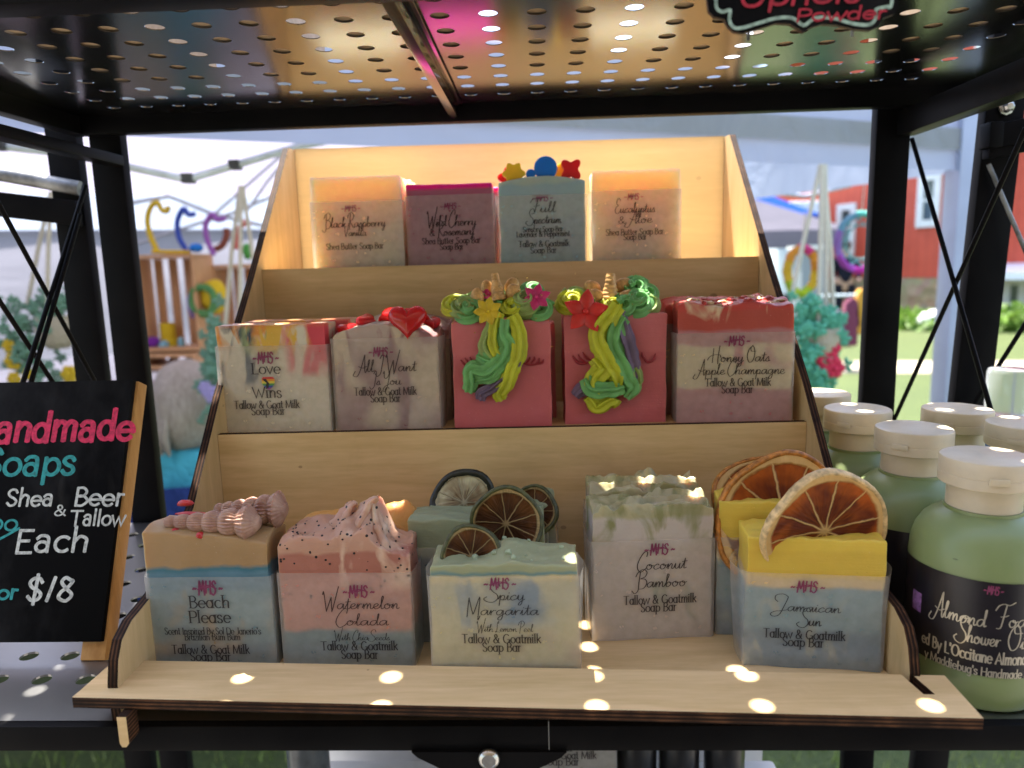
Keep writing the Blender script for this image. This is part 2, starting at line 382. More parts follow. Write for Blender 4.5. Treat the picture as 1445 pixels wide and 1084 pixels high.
RO = { # upright letters, x-height 10, caps 15 ; L straight, C curve, A arc
'A': G(12.5, 'L0,0 6,15 12,0', 'L2.4,5 9.6,5'), 'B': G(10.5, 'L1.5,0 1.5,15', 'C1.5,15 6,15 8.6,11.5 6,8 1.5,8', 'C1.5,8 6.5,8 10,4 6.5,0 1.5,0'),
'C': G(13, 'A7,7.5,6.2,7.5,45,315'), 'D': G(13, 'L1.5,0 1.5,15', 'C1.5,15 6,15 12,12 12,3 6,0 1.5,0'),
'E': G(9.5, 'L1.5,0 1.5,15', 'L1.5,15 8.5,15', 'L1.5,8 7,8', 'L1.5,0 9,0'), 'F': G(9, 'L1.5,0 1.5,15', 'L1.5,15 8.5,15', 'L1.5,8 7,8'),
'G': G(14.5, 'A7,7.5,6.2,7.5,45,345', 'L13,6 13,1', 'L9,6 13.2,6'), 'H': G(14, 'L1.5,0 1.5,15', 'L12,0 12,15', 'L1.5,8 12,8'),
'I': G(4.5, 'L2,0 2,15'), 'J': G(8, 'L6,15 6,4', 'C6,5 5,.5 1,.5'), 'L': G(9.5, 'L1.5,15 1.5,0', 'L1.5,0 9,0'),
'M': G(16.5, 'L1,0 2,15', 'L2,15 8,1 14,15', 'L14,15 15,0'), 'O': G(15.5, 'A7.5,7.5,6.8,7.5,0,360'),
'P': G(10.5, 'L1.5,0 1.5,15', 'C1.5,15 6,15 9.5,13 9.5,8.5 6,6.8 1.5,6.8'), 'R': G(11, 'L1.5,0 1.5,15', 'C1.5,15 6,15 9.5,13 9.5,8.5 6,6.8 1.5,6.8', 'L5,7 10,0'),
'S': G(9.8, 'C8.3,12.5 6.5,15 3,15 1,12 3,8.7 6,7 8.5,4 7,.6 3.5,0 1,2.5'), 'T': G(12.5, 'L0,15 12,15', 'L6,15 6,0'),
'U': G(13, 'C1.5,15 1.5,5 4,.2 8.5,.2 11,5 11,15'), 'V': G(12.5, 'L0,15 6,0 12,15'), 'W': G(18.5, 'L0,15 5,0 9,12 13,0 18,15'), 'Y': G(12, 'L0,15 6,7', 'L12,15 6,7 6,0'),
'a': G(9.5, 'A4.2,4.8,3.7,4.8,0,360', 'L8,10 8,0'), 'b': G(9.8, 'L1.5,16 1.5,0', 'A5.3,4.8,3.8,4.8,0,360'), 'c': G(8.6, 'A5,4.8,4.2,4.8,50,310'),
'd': G(9.8, 'A4.2,4.8,3.7,4.8,0,360', 'L8,16 8,0'), '@': G(9.8, 'C1.2,8.6 3,10.3 6.2,10 7.4,7.5 7.4,0', 'A4.2,3.2,3.2,3.2,0,360'),
'e': G(9.4, 'A4.8,4.8,4.2,4.8,0,315', 'L.8,5 8.8,5'),
'f': G(5.8, 'L2.5,0 2.5,12', 'C2.5,12 3,15.5 6,15.5', 'L0,9.6 5.5,9.6'), 'g': G(9.8, 'A4.2,4.8,3.7,4.8,0,360', 'C8,10 8,-1 6,-5 1.5,-4'),
'h': G(9.8, 'L1.5,0 1.5,16', 'C1.5,6 4.5,9.8 8,8 8,4', 'L8,5 8,0'), 'i': G(3.8, 'L1.5,0 1.5,10', 'D1.5,13.6'), 'k': G(9, 'L1.5,0 1.5,16', 'L8,10 1.7,4.5', 'L3.6,6 8.6,0'),
'l': G(3.8, 'L1.5,0 1.5,16'), 'm': G(14.5, 'L1.5,0 1.5,10', 'C1.5,6.5 4,9.8 7,8.5 7,5', 'L7,6 7,0', 'C7,6.5 9.5,9.8 12.5,8.5 12.5,5', 'L12.5,6 12.5,0'),
'n': G(9.8, 'L1.5,0 1.5,10', 'C1.5,6 4.5,9.8 8,8 8,4', 'L8,5 8,0'), 'o': G(9.8, 'A4.8,4.8,4.3,4.8,0,360'), 'p': G(9.8, 'L1.5,10 1.5,-5', 'A5.3,4.8,3.8,4.8,0,360'),
'r': G(6.3, 'L1.5,0 1.5,10', 'C1.5,6 3,9.3 5.8,9.4'), 's': G(7.6, 'C6.3,8 4.8,9.7 2.2,9.5 1,7.4 3,5.3 5.5,4.2 6.6,2 5,.1 2.3,.1 .7,1.8'),
't': G(6, 'L2.5,14 2.5,2', 'C2.5,3 3.3,.2 5.5,.6', 'L0,9.6 5.5,9.6'), 'u': G(9.8, 'C1.5,10 1.5,3 3.5,0 7,1.5 8,5', 'L8,10 8,0'), 'v': G(8.8, 'L0,10 4.3,0 8.5,10'),
'w': G(13.8, 'L0,10 3.5,0 6.7,8.5 10,0 13.5,10'), 'y': G(8.8, 'L0,10 4.4,0', 'L8.5,10 2.5,-5'), 'z': G(7.8, 'L.5,9.6 7,9.6 .5,.2 7.4,.2'),
'&': G(13, 'C11,8 9,2 4,0 .8,3 3,7 7.5,10 7,14 4.5,15 3,12 6,6.5 12,0'), "'": G(3, 'L1.2,15.5 1,11.5'), '.': G(3, 'D1.2,.8'),
'$': G(10.5, 'C8.3,12.5 6.5,15 3,15 1,12 3,8.7 6,7 8.5,4 7,.6 3.5,0 1,2.5', 'L4.8,-2.5 5.2,17.5'), '1': G(6, 'L1.5,0 4.5,15'), '8': G(10, 'C7,14 4,15.5 2,12.5 5,8.5 9,4 6,0 1.5,2 2.5,6 6,9 8.5,13 7,14'),
'0': G(10, 'A4.8,5.5,4.2,5.5,0,360'), ',': G(3, 'L1.6,1 .6,-2.5'),
}
def strokes(font, ch):
    w, st = font[ch]; out = []
    for s_ in st:
        if font is SC:
            k_ = 1.38 if ch.isupper() else 1.0
            out.append([Vector((p.x, p.y * k_ - (1.5 if ch.isupper() else 0), 0)) for p in cr([tuple(map(float, p.split(','))) + (0,) for p in s_.split()], 5)]); continue
        k = s_[0]; body = s_[1:]
        if k == 'A': out.append([Vector((p.x, p.y, 0)) for p in arc(*map(float, body.split(',')))])
        elif k == 'D':
            x, y = map(float, body.split(',')); out.append([Vector((x, y - .7, 0)), Vector((x, y + .7, 0))])
        else:
            P = [tuple(map(float, p.split(','))) + (0,) for p in body.split()]
            out.append(cr(P, 6) if k == 'C' else [Vector(p) for p in P])
    return w, out
_tz = [0]
def ribbon(mb, pts, mp, sx, sy, wthick, wthin, cap=False, contrast=1.0):
    """pts in glyph units; mp maps (u, v, lift) in metres to 3-D"""
    P = [Vector((p.x * sx, p.y * sy)) for p in pts]
    Q = [P[0]]
    for p in P[1:]:
        if (p - Q[-1]).length > 1e-6: Q.append(p)
    if len(Q) < 2: return
    n = len(Q); vs = []; fs = []
    _tz[0] = (_tz[0] + 1) % 40; lift = 2.2e-6 * _tz[0]
    def wid(d):
        s_ = abs(d.y) / max(1e-9, d.length); return (wthin + (wthick - wthin) * s_ ** 1.3) / 2
    segs = [(Q[i+1] - Q[i]) for i in range(n - 1)]
    for i in range(n):
        d0 = segs[max(0, i-1)].normalized(); d1 = segs[min(n-2, i)].normalized()
        d = d0 + d1
        d = d.normalized() if d.length > 1e-3 else d1
        nn = Vector((-d.y, d.x)); h = (wid(segs[max(0, i-1)]) + wid(segs[min(n-2, i)])) / 2
        k = 1.0 / max(0.55, nn.dot(Vector((-d1.y, d1.x))))
        p = Q[i]
        if i == 0: p = p - d1 * wthin * 0.4
        if i == n - 1: p = p + d0 * wthin * 0.4
        a = p + nn * h * k; b = p - nn * h * k
        vs += [mp(a.x, a.y, lift), mp(b.x, b.y, lift)]
    for i in range(n - 1): fs.append((2*i, 2*i+1, 2*i+3, 2*i+2))
    mb.add(vs, fs)
    if cap:
        for p, sg in ((Q[0], segs[0]), (Q[-1], segs[-1])):
            _tz[0] = (_tz[0] + 1) % 40; l2 = 2.2e-6 * _tz[0]
            r = wid(sg); mb.add([mp(p.x + r * math.cos(2*math.pi*k/12), p.y + r * math.sin(2*math.pi*k/12), l2) for k in range(12)], [tuple(range(12))])
def text(mb, s, font, mp, u0, u1, v, xh, wt=1.5, wn=0.45, serif=False, cap=False, jitter=0.0, slant=0.0):
    """lay s between u0 and u1 on baseline v with x-height xh (metres)"""
    space = 6.0 if font is RO else 5.0; track = 0.0 if font is SC else 0.8
    tot = sum(space if c == ' ' else font[c][0] + track for c in s)
    sx = (u1 - u0) / tot; sy = xh / 10.0; x = 0.0
    for c in s:
        if c == ' ': x += space; continue
        w, sts = strokes(font, c)
        dy = rnd.uniform(-jitter, jitter); js = 1 + rnd.uniform(-jitter, jitter) * 0.06
        for st in sts:
            q = [Vector((p.x + x + slant * p.y, p.y * js + dy, 0)) for p in st]
            ribbon(mb, q, lambda a, b, l: mp(u0 + a, v + b, l), sx, sy, wt * sy, wn * sy, cap)
            if serif and len(st) == 2 and abs(st[0].x - st[1].x) < 0.2 and abs(st[0].y - st[1].y) > 5:
                for e in (q[0], q[1]):
                    ribbon(mb, [Vector((e.x - 1.9, e.y, 0)), Vector((e.x + 1.9, e.y, 0))], lambda a, b, l: mp(u0 + a, v + b, l), sx, sy, .8 * sy, .8 * sy)
        x += w + track
LOGO = {'s': [[(0,6),(1.5,7.5),(3,6.2),(4.5,7.2)], [(7.5,0),(8.5,8),(9.5,14.5),(10.5,9),(11.5,5),(13,9.5),(14.5,15),(14.8,7),(15.2,0)], [(17,2),(18.5,15)], [(23,1),(24,15)], [(16,7.5),(25,9)],
                 [(31,12),(29,15),(26.5,12),(29,8),(30,4),(27,0),(24,2.5)], [(6.5,6),(20,10),(31,7)], [(35,6),(36.5,7.5),(38,6.2),(39.5,7.2)]]}
def logo(mb, mp, u0, u1, v, h):
    sx = (u1 - u0) / 40.0; sy = h / 15.0
    for st in LOGO['s']:
        q = cr([p + (0,) for p in st], 5)
        ribbon(mb, [Vector((p.x, p.y, 0)) for p in q], lambda a, b, l: mp(u0 + a, v + b, l), sx, sy, 2.0 * sy, 1.3 * sy)

# ================================================================== THE RACK
def perforated(x0, x1, y0, y1, z, th, gx, gy, p, r, mat, name, parent, hole):
    mb = MB(); seg = 16
    nx0 = math.ceil((x0 + p * .6 - gx) / p); nx1 = math.floor((x1 - p * .6 - gx) / p)
    ny0 = math.ceil((y0 + p * .6 - gy) / p); ny1 = math.floor((y1 - p * .6 - gy) / p)
    ax0 = gx + (nx0 - .5) * p; ax1 = gx + (nx1 + .5) * p; ay0 = gy + (ny0 - .5) * p; ay1 = gy + (ny1 + .5) * p
    sq = []
    for k in range(seg):
        a = 2 * math.pi * k / seg + math.pi / seg * 0; c, s_ = math.cos(a), math.sin(a); m = max(abs(c), abs(s_)); sq.append((c / m * p / 2, s_ / m * p / 2))
    for i in range(nx0, nx1 + 1):
        for j in range(ny0, ny1 + 1):
            cx, cy = gx + i * p, gy + j * p
            if not hole(cx, cy):
                for zz in (z, z + th): mb.add([(cx-p/2,cy-p/2,zz),(cx+p/2,cy-p/2,zz),(cx+p/2,cy+p/2,zz),(cx-p/2,cy+p/2,zz)], [(0,1,2,3)])
                continue
            C_ = [(cx + r * math.cos(2*math.pi*k/seg), cy + r * math.sin(2*math.pi*k/seg)) for k in range(seg)]
            Q_ = [(cx + a, cy + b) for a, b in sq]
            vs = [(a, b, z) for a, b in C_] + [(a, b, z) for a, b in Q_] + [(a, b, z + th) for a, b in C_] + [(a, b, z + th) for a, b in Q_]
            fs = []
            for k in range(seg):
                k2 = (k + 1) % seg
                fs += [(k, k2, seg + k2, seg + k), (2*seg+k, 3*seg+k, 3*seg+k2, 2*seg+k2), (k, 2*seg+k, 2*seg+k2, k2)]
            mb.add(vs, fs)
    for zz in (z, z + th):
        for (a, b, c, d) in ((x0, ax0, y0, y1), (ax1, x1, y0, y1), (ax0, ax1, y0, ay0), (ax0, ax1, ay1, y1)):
            mb.add([(a, c, zz), (b, c, zz), (b, d, zz), (a, d, zz)], [(0, 1, 2, 3)])
    return mb.build(name, mat, parent)
GZ = -1.2
RK = empty('shelving_rack', (0, 0.15, GZ), 0, 'black metal rack with perforated shelves that carries the wooden soap display', 'shelf rack')
def RP(mb, name, mat=BLK, **k):
    o = mb.build(name, mat, RK, **k); o.location = (0, -0.15, -GZ); return o
P_ = 0.0246
XL, XR, YF, YB = -0.375, 0.345, 0.0, 0.29
ps = perforated(XL + .003, XR - .003, YF + .003, YB - .003, 0.3414, 0.0005, 0.0015, 0.077, P_, 0.0050, BLKP, 'shelf_panel', RK, lambda x, y: abs(x + .015) < .31)
ps.location = (0, -.15, -GZ)
ps = perforated(-.47 + .003, .42 - .003, YF + .003, YB - .003, -0.0012, 0.0012, -0.2745, 0.0395, 0.0243, 0.0050, BLKL, 'shelf_panel', RK, lambda x, y: True)
ps.location = (0, -.15, -GZ)
# upper shelf rails
RP(MB().box((XL, YF, .328), (XR, YF + .0165, .352)), 'front_rail', bevel=.0012)
RP(MB().box((XL, YB - .011, .328), (XR, YB, .352)), 'rear_rail', bevel=.0012)
RP(MB().box((XL, YF + .017, .328), (XL + .012, YB - .0115, .352)), 'side_rail', bevel=.0012)
RP(MB().box((XR - .012, YF + .017, .328), (XR, YB - .0115, .352)), 'side_rail', bevel=.0012)
# centre brace under the upper shelf
a, b = (-0.076 * .839 - .0), .0085
a += .0022
RP(MB().box((a - .0055, YF + .017, .3305), (a + .0008, YB - .0115, .3405)).box((a + .0008, YF + .017, .3390), (a + .0050, YB - .0115, .3405)), 'centre_brace', BLKP, bevel=.0008)
# lower shelf rails and hinge
RP(MB().box((-.47, YF - .0015, -.0133), (.0, YF + .012, -.0003)), 'front_rail', bevel=.0006)
RP(MB().box((.0004, YF - .0015, -.0133), (.42, YF + .012, -.0003)), 'front_rail', bevel=.0006)
RP(MB().box((-.47, YB - .012, -.0133), (.42, YB, -.0015)), 'rear_rail', bevel=.001)
hx = at_y(690, 1060, -.002).x
hp = MB().prism([(-.037, 0), (.037, 0), (.034, -.003), (.006, -.018), (-.006, -.018), (-.034, -.003)], (hx, -.0015, -.0125), (1, 0, 0), (0, 0, 1), (0, -1, 0), .002)
hinge = RP(hp, 'hinge_plate')
zinc = flat((0.55, 0.55, 0.53), 0.28, 0.1, 300, 'zinc', Metallic=1.0)
bo = MB(); bc = at_y(690, 1071, -.004)
def lathe_y(mb, prof, c, seg=24):
    tmp = MB().lathe(prof, seg); tmp.v = [(c[0] + x, c[1] - z, c[2] + y) for x, y, z in tmp.v]; mb.add(tmp.v, tmp.f)
lathe_y(bo, [(.0052, 0), (.0052, .001), (.0046, .0022), (.0034, .0028), (.0032, .0024), (.0005, .0024)], (bc.x, -.0034, bc.z))
bolt = bo.build('bolt', zinc, hinge, 40)
# rear posts
ZT = 0.9
RP(MB().box((-.3660, YB + .001, GZ), (-.3390, YB + .012, ZT)), 'post', bevel=.002)
RP(MB().box((.2670, YB + .001, GZ), (.2940, YB + .012, ZT)), 'post', bevel=.002)
# front posts (out of the photo)
RP(MB().box((-.475, YF - .004, GZ), (-.4480 - .0225, YF + .008, ZT)), 'post')
RP(MB().box((.4205, YF - .004, GZ), (.4380, YF + .008, ZT)), 'post')
# side frame rails
RP(MB().box((-.352, YF, .3045), (-.3375, YB + .0005, .3125)), 'side_rail', bevel=.0008)
RP(MB().box((.2825, YF, .3075), (.2965, YB + .0005, .3265)), 'side_rail', bevel=.0008)
def rod(a, b, name='brace_rod', r=.0016): return RP(MB().tube([a, b], r, 10), name, smooth=60)
xr = .2905
rod(at_x(1287, 196, xr), at_x(1416, 640, xr)); rod(at_x(1262, 592, xr + .003), at_x(1448, 180, xr + .003))
xl = -.3445
rod(at_x(-4, 284, xl), at_x(141, 552, xl)); rod(at_x(121, 262, xl + .003), at_x(26, 560, xl + .003)); rod(at_x(113, 303, xl + .006), at_x(38, 560, xl + .006)); rod(at_x(-4, 420, xl - .004), at_x(88, 560, xl - .004))
# bottom level
bl = perforated(-.47, .42, YF + .003, YB - .003, -0.36, 0.0012, -0.2745, 0.0395, 0.0243, 0.0045, BLKP, 'shelf_panel', RK, lambda x, y: True)
bl.location = (0, -.15, -GZ)
# bolts of the right frame

# neighbouring racks
NL = empty('shelving_rack', (-.6, .33, GZ), 0, 'second black metal rack at far left with a worn grey tube across it', 'shelf rack')
def NP(root, mb, name, mat=BLK, **k):
    o = mb.build(name, mat, root, **k); o.location = -root.location; return o
def quadpost(mb, p0, p1, wx, dy):
    p0 = Vector(p0); p1 = Vector(p1); vs = []
    for p in (p0, p1): vs += [p, p + Vector((wx, 0, 0)), p + Vector((wx, dy, 0)), p + Vector((0, dy, 0))]
    return mb.add(vs, [(0,3,2,1),(4,5,6,7),(0,1,5,4),(1,2,6,5),(2,3,7,6),(3,0,4,7)])
yB = .315
t_ = at_y(65, 214, yB); b_ = at_y(88, 395, yB); d_ = (b_ - t_) / (b_.z - t_.z)
NP(NL, quadpost(MB(), t_ + d_ * (GZ - t_.z), t_ + d_ * (ZT - t_.z), .0275, .011), 'post', bevel=.002)
worn = flat((0.30, 0.31, 0.32), 0.5, 0.5, 40, 'worn_steel', 0.4, Metallic=0.4)
a0, a1 = at_y(-30, 240, .300), at_y(113, 266, .313)
NP(NL, MB().tube([a0 + (a0 - a1) * 3, a1], .0062, 14), 'cross_tube', worn, smooth=50)
a0, a1 = at_y(-30, 285, .306), at_y(108, 301, .306); dd = (a1 - a0)
NP(NL, MB().prism([(0, -.0105), (1.0, -.0105), (1.0, .0105), (0, .0105)], a0 - dd * 3, dd * 4, (0, 0, 1), (0, 1, 0), .008), 'side_rail', bevel=.001)
NR = empty('shelving_rack', (.6, .30, GZ), 0, 'leaning black metal rack at far right with a shiny bolt on its post', 'shelf rack')
yD = .285
t_ = at_y(1390, 165, yD); b_ = at_y(1346, 570, yD); d_ = (b_ - t_) / (b_.z - t_.z)
NP(NR, quadpost(MB(), t_ + d_ * (GZ - t_.z), t_ + d_ * (ZT - t_.z), .030, .011), 'post', bevel=.002)
a0, a1 = at_y(1396, 215, yD - .010), at_y(1480, 200, yD - .010); dd = a1 - a0
NP(NR, MB().prism([(0, -.0045), (4, -.0045), (4, .0035), (0, .0035)], a0, dd, (0, 0, 1), (0, 1, 0), .0095), 'side_rail', bevel=.001)
a0, a1 = at_y(1414, 190, yD - .0125), at_y(1480, 177, yD - .0125); dd = a1 - a0
NP(NR, MB().prism([(0, -.009), (5, -.009), (5, .009), (0, .009)], a0, dd, (0, 0, 1), (0, 1, 0), .012), 'cross_tube', bevel=.0015)
a0 = at_y(1396, 190, yD - .015)
NP(NR, MB().box((a0.x, yD - .016, a0.z - .0095), (a0.x + .0105, yD - .0005, a0.z + .0095)), 'tube_cap', bevel=.0015)
bo = MB(); bc = at_y(1419, 152, yD - .001); lathe_y(bo, [(.0058, 0), (.0058, .0015), (.0042, .0016), (.0040, .005), (.0025, .0062), (.0004, .0063)], (bc.x, bc.y, bc.z), 8)
NP(NR, bo, 'bolt', zinc)
NP(NR, MB().tube([at_y(1395, 232, yD - .004), at_y(1475, 420, yD - .02)], .0017, 10), 'brace_rod', worn)
NP(NR, MB().tube([at_y(1366, 585, yD - .004), at_y(1475, 412, yD - .03)], .0017, 10), 'brace_rod')

# ================================================================== WOODEN DISPLAY
PHI = 0.0195
DS = empty('wooden_display', (-0.01811, 0, 0), PHI, 'three tier birch plywood soap display with burnt dark edges', 'display stand')
T = .005; HW = .19
FZ = .008      # tray floor top
# side panels
prof = [(.006, -.002), (.0055, .0195), (.0085, .031), (.0135, .0390), (.0235, .0440), (.034, .0456), (.0465, .0478), (.100, .0768), (.152, .1356), (.231, .2125), (.3365, .3212), (.357, .3222), (.357, .0004), (.030, .0004), (.024, -.0045), (.016, -.0055), (.010, -.0055)]
prof = [(y, max(z, .0004) if y > .0 else z) for y, z in prof]
def side_panel(x0):
    mb = MB().prism(prof, (x0, 0, 0), (0, 1, 0), (0, 0, 1), (1, 0, 0), T, 0, 1)
    return mb.build('side_panel', [WS, EX], DS)
side_panel(-HW - T); side_panel(HW)
def board(name, a, b, m0, m1, axis):
    # faces normal to axis get the wood face, the others the burnt edge
    mb = MB().box(a, b); ax = 'xyz'.index(axis)
    order = [2, 2, 1, 0, 1, 0]
    mb.m = [0 if q == ax else 1 for q in order]
    return mb.build(name, [m0, m1], DS)
board('tray_floor', (-HW + .0003, .012, .003), (HW - .0003, .3515, FZ), WX, EZ, 'z')
board('riser', (-HW + .0003, .1419, FZ + .0003), (HW - .0003, .1419 + T, .11205), WX, EY, 'y')
board('shelf_board', (-HW + .0003, .1419 + T + .0003, .1040), (HW - .0003, .3515, .1090), WX, EZ, 'z')
board('riser', (-HW + .0003, .2470, .1093), (HW - .0003, .2470 + T, .21747), WX, EY, 'y')
board('shelf_board', (-HW + .0003, .2470 + T + .0003, .2095), (HW - .0003, .3515, .2145), WX, EZ, 'z')
board('back_board', (-HW + .0003, .3520, .0012), (HW - .0003, .3520 + .0035, .32258), WXB, EY, 'y')
# front lip with slots
lip = MB()
pL, pR, pR2, pL2 = at_z(101.5, 984.3, .018), at_z(1388.3, 1014, .018), at_z(1340.5, 953.3, .018), at_z(154.7, 929.8, .018)
yy = Vector((-(pR - pL).y, (pR - pL).x, 0)).normalized()
ex = (pR - pL).normalized(); Lw = (pR - pL).length; Dw = (pR2 - pR).dot(yy)
def U(px, py): q = at_z(px, py, .018) - pL; return q.dot(ex), q.dot(yy)
s1 = U(1317, 980); s0 = U(1300, 979)
sl_ = [(0, 0), (Lw, 0), (Lw, Dw), (s1[0] - .002, Dw), (s1[0] + .0008, s1[1]), (s0[0] + .0008, s1[1]), (s0[0] - .002, Dw), (0, Dw)]
lip.prism(sl_, pL - Vector((0, 0, .0054)), ex, yy, (0, 0, 1), .0054, 0, 1)
lp = lip.build('front_lip', [WX, EZ], DS); lp.matrix_parent_inverse = Matrix.LocRotScale(Vector(DS.location), DS.rotation_euler, None).inverted()
lp2 = MB(); lo = U(172, 975)
lp2.prism([(lo[0] + .004, .006), (Lw - .08, .005), (Lw - .08, .011), (lo[0] + .004, .012)], pL - Vector((0, 0, .0089)), ex, yy, (0, 0, 1), .0034, 0, 1)
o = lp2.build('lip_batten', [WX, EZ], DS); o.matrix_parent_inverse = lp.matrix_parent_inverse
# small front foot under the lip
ft = MB(); f0 = at_y(180, 1004, -.0100)
ft.prism([(0, 0), (.0045, 0), (.0045, -.0135), (.0030, -.0155), (.0010, -.0155), (0, -.0135)], (f0.x - .004, -.0125, .0122), (1, 0, 0), (0, 0, 1), (0, 1, 0), .009, 0, 1)
o = ft.build('front_foot', [WX, EZ], DS); o.matrix_parent_inverse = lp.matrix_parent_inverse

# ================================================================== SOAPS
SGRP = 'soap bars on the wooden display'
def gridpos(L, n, r):
    a = [0, r * .25, r * .6, r]; m = [r + (L - 2 * r) * i / n for i in range(1, n)]
    return a + m + [L - r, L - r * .6, L - r * .25, L]
def soap_mesh(Wd, Dp, H, top, nx=34, ny=14, nz=10, r=.0012, seed=0, rough=.0004):
    xs = gridpos(Wd, nx, r); ys = gridpos(Dp, ny, r); NX, NY = len(xs), len(ys)
    def drop(d): return 0 if d >= r else r - math.sqrt(max(0, r * r - (r - d) ** 2))
    so_ = Vector((seed * 3.1, seed * 1.7, seed))
    def wob(x, y, z):
        p = Vector((x, y, z)) * 60 + so_
        q = Vector((noise.noise(p), noise.noise(p + Vector((9, 0, 0))), 0)) * rough * 1.4 + Vector((noise.noise(p * 5), noise.noise(p * 5 + Vector((9, 0, 0))), 0)) * rough * .35
        return Vector((max(-.0007, min(.0007, q.x)), max(-.0006, min(.0006, q.y)), 0))
    mb = MB(); idx = {}; vs = []; fs = []
    for i, x in enumerate(xs):
        for j, y in enumerate(ys):
            d = max(drop(min(x, Wd - x)), drop(min(y, Dp - y)))
            z = H + top(x / Wd, y / Dp) - d
            idx[i, j] = len(vs); vs.append(Vector((x, y, z)) + wob(x, y, z))
    for i in range(NX - 1):
        for j in range(NY - 1): fs.append((idx[i,j], idx[i+1,j], idx[i+1,j+1], idx[i,j+1]))
    ring = [(i, 0) for i in range(NX)] + [(NX-1, j) for j in range(1, NY)] + [(i, NY-1) for i in range(NX-2, -1, -1)] + [(0, j) for j in range(NY-2, 0, -1)]
    prev = [idx[q] for q in ring]; n = len(ring)
    for k in range(1, nz + 1):
        cur = []
        for (i, j), p0 in zip(ring, [idx[q] for q in ring]):
            ztop = vs[p0].z; z = ztop * (1 - k / nz)
            cur.append(len(vs)); vs.append(Vector((xs[i], ys[j], z)) + wob(xs[i], ys[j], z))
        for a in range(n): fs.append((prev[a], cur[a], cur[(a+1) % n], prev[(a+1) % n]))
        prev = cur
    fs.append(tuple(reversed(prev)))
    return mb.add(vs, fs)
def wrap_mesh(Wd, Dp, h, seed, flare=.0012, skew=0.0):
    g = .0011; n = 16; pts = []
    def side(a, b, m): return [a + (b - a) * i / m for i in range(m)]
    c = [Vector((-g, -g, 0)), Vector((Wd + g, -g, 0)), Vector((Wd + g, Dp + g, 0)), Vector((-g, Dp + g, 0))]
    per = side(c[0], c[1], 20) + side(c[1], c[2], 10) + side(c[2], c[3], 20) + side(c[3], c[0], 10)
    ctr = Vector((Wd / 2, Dp / 2, 0)); vs = []; fs = []; rows = 8
    for k in range(rows + 1):
        z = .0008 + (h - .0008) * k / rows
        for p in per:
            q = p.copy(); onside = (p.x <= -g + 1e-6 or p.x >= Wd + g - 1e-6)
            nn = noise.noise(Vector((p.x * 70 + seed * 5, p.y * 90, z * 50)))
            if onside:
                sg = 1 if p.x > Wd / 2 else -1
                b = max(0, math.sin(math.pi * (p.y + g) / (Dp + 2 * g)))
                q.x += sg * (b * (flare + .0007 * nn) * (0.4 + .8 * z / h))
            elif p.y > Dp / 2: q.y += .0006 + .0006 * nn + (.0012 if k == rows else 0)
            else: q.y -= .00012 + .00018 * abs(nn) + (.0007 + .0005 * nn if k == rows else 0)
            vs.append((q.x, q.y, z + 0 + (.0006 * nn if k == rows and onside else 0)))
    m = len(per)
    for k in range(rows):
        for a in range(m): fs.append((k*m+a, k*m+(a+1) % m, (k+1)*m+(a+1) % m, (k+1)*m+a))
    return MB().add(vs, fs)
class Soap: pass
def soap(label, PL, PR, z0, H, Dp, lab_h, mat, top, seed, lines=(), nm='soap_bar', rough=.00065, flare=.0012, skew=0.0, lo_=None):
    """front edge from PL to PR (x, y); lines: (font, text, pxl, pxr, py, x-height px)"""
    s = Soap(); ex = Vector((PR[0] - PL[0], PR[1] - PL[1], 0)); s.W = ex.length; rz = math.atan2(ex.y, ex.x)
    s.root = empty(nm, (PL[0], PL[1], z0), rz, label, 'soap bar', SGRP); s.H = H; s.D = Dp; s.z0 = z0
    s.P = Vector((PL[0], PL[1], z0)); s.ex = ex.normalized(); s.n = Vector((s.ex.y, -s.ex.x, 0)); s.rz = rz
    s.body = soap_mesh(s.W, Dp, H, top, seed=seed, rough=rough).build('body', mat, s.root, 50)
    if lab_h:
        s.wrap = wrap_mesh(s.W, Dp, lab_h, seed, flare, skew).build('paper_wrap', VEL, s.root, 60)
    if lines:
        off = -.00175
        pp = s.P + s.n * (-off)
        def uv(px, py):
            q = on_plane(px, py, pp, s.n) - s.P; return q.dot(s.ex), q.z
        mp = lambda u, v, l: (u, off - l, v)
        mk = MB(); ml = MB()
        for (f, tx, xl_, xr_, y_, xh) in lines:
            u0, v0 = uv(xl_, y_); u1, _ = uv(xr_, y_); hh = uv(xl_, y_ - xh)[1] - v0
            if f == 'L': logo(ml, mp, u0, u1, v0, hh)
            elif f == 'S': text(mk, tx, SC, mp, u0, u1, v0, hh, 1.9, 1.05, slant=.06)
            else: text(mk, tx, RO, mp, u0, u1, v0, hh, 2.0, .95, serif=True)
        mk.build('lettering', INK, s.wrap); ml.build('logo', INKP, s.wrap)
    return s
def nf(scale, amp, seed):
    return lambda u, v: amp * noise.noise(Vector((u * scale, v * scale * .5, seed * 7.3)))
def px_front(pts_y, xpx, ypx, z0):
    q = at_y(xpx, ypx, pts_y); return q.z - z0

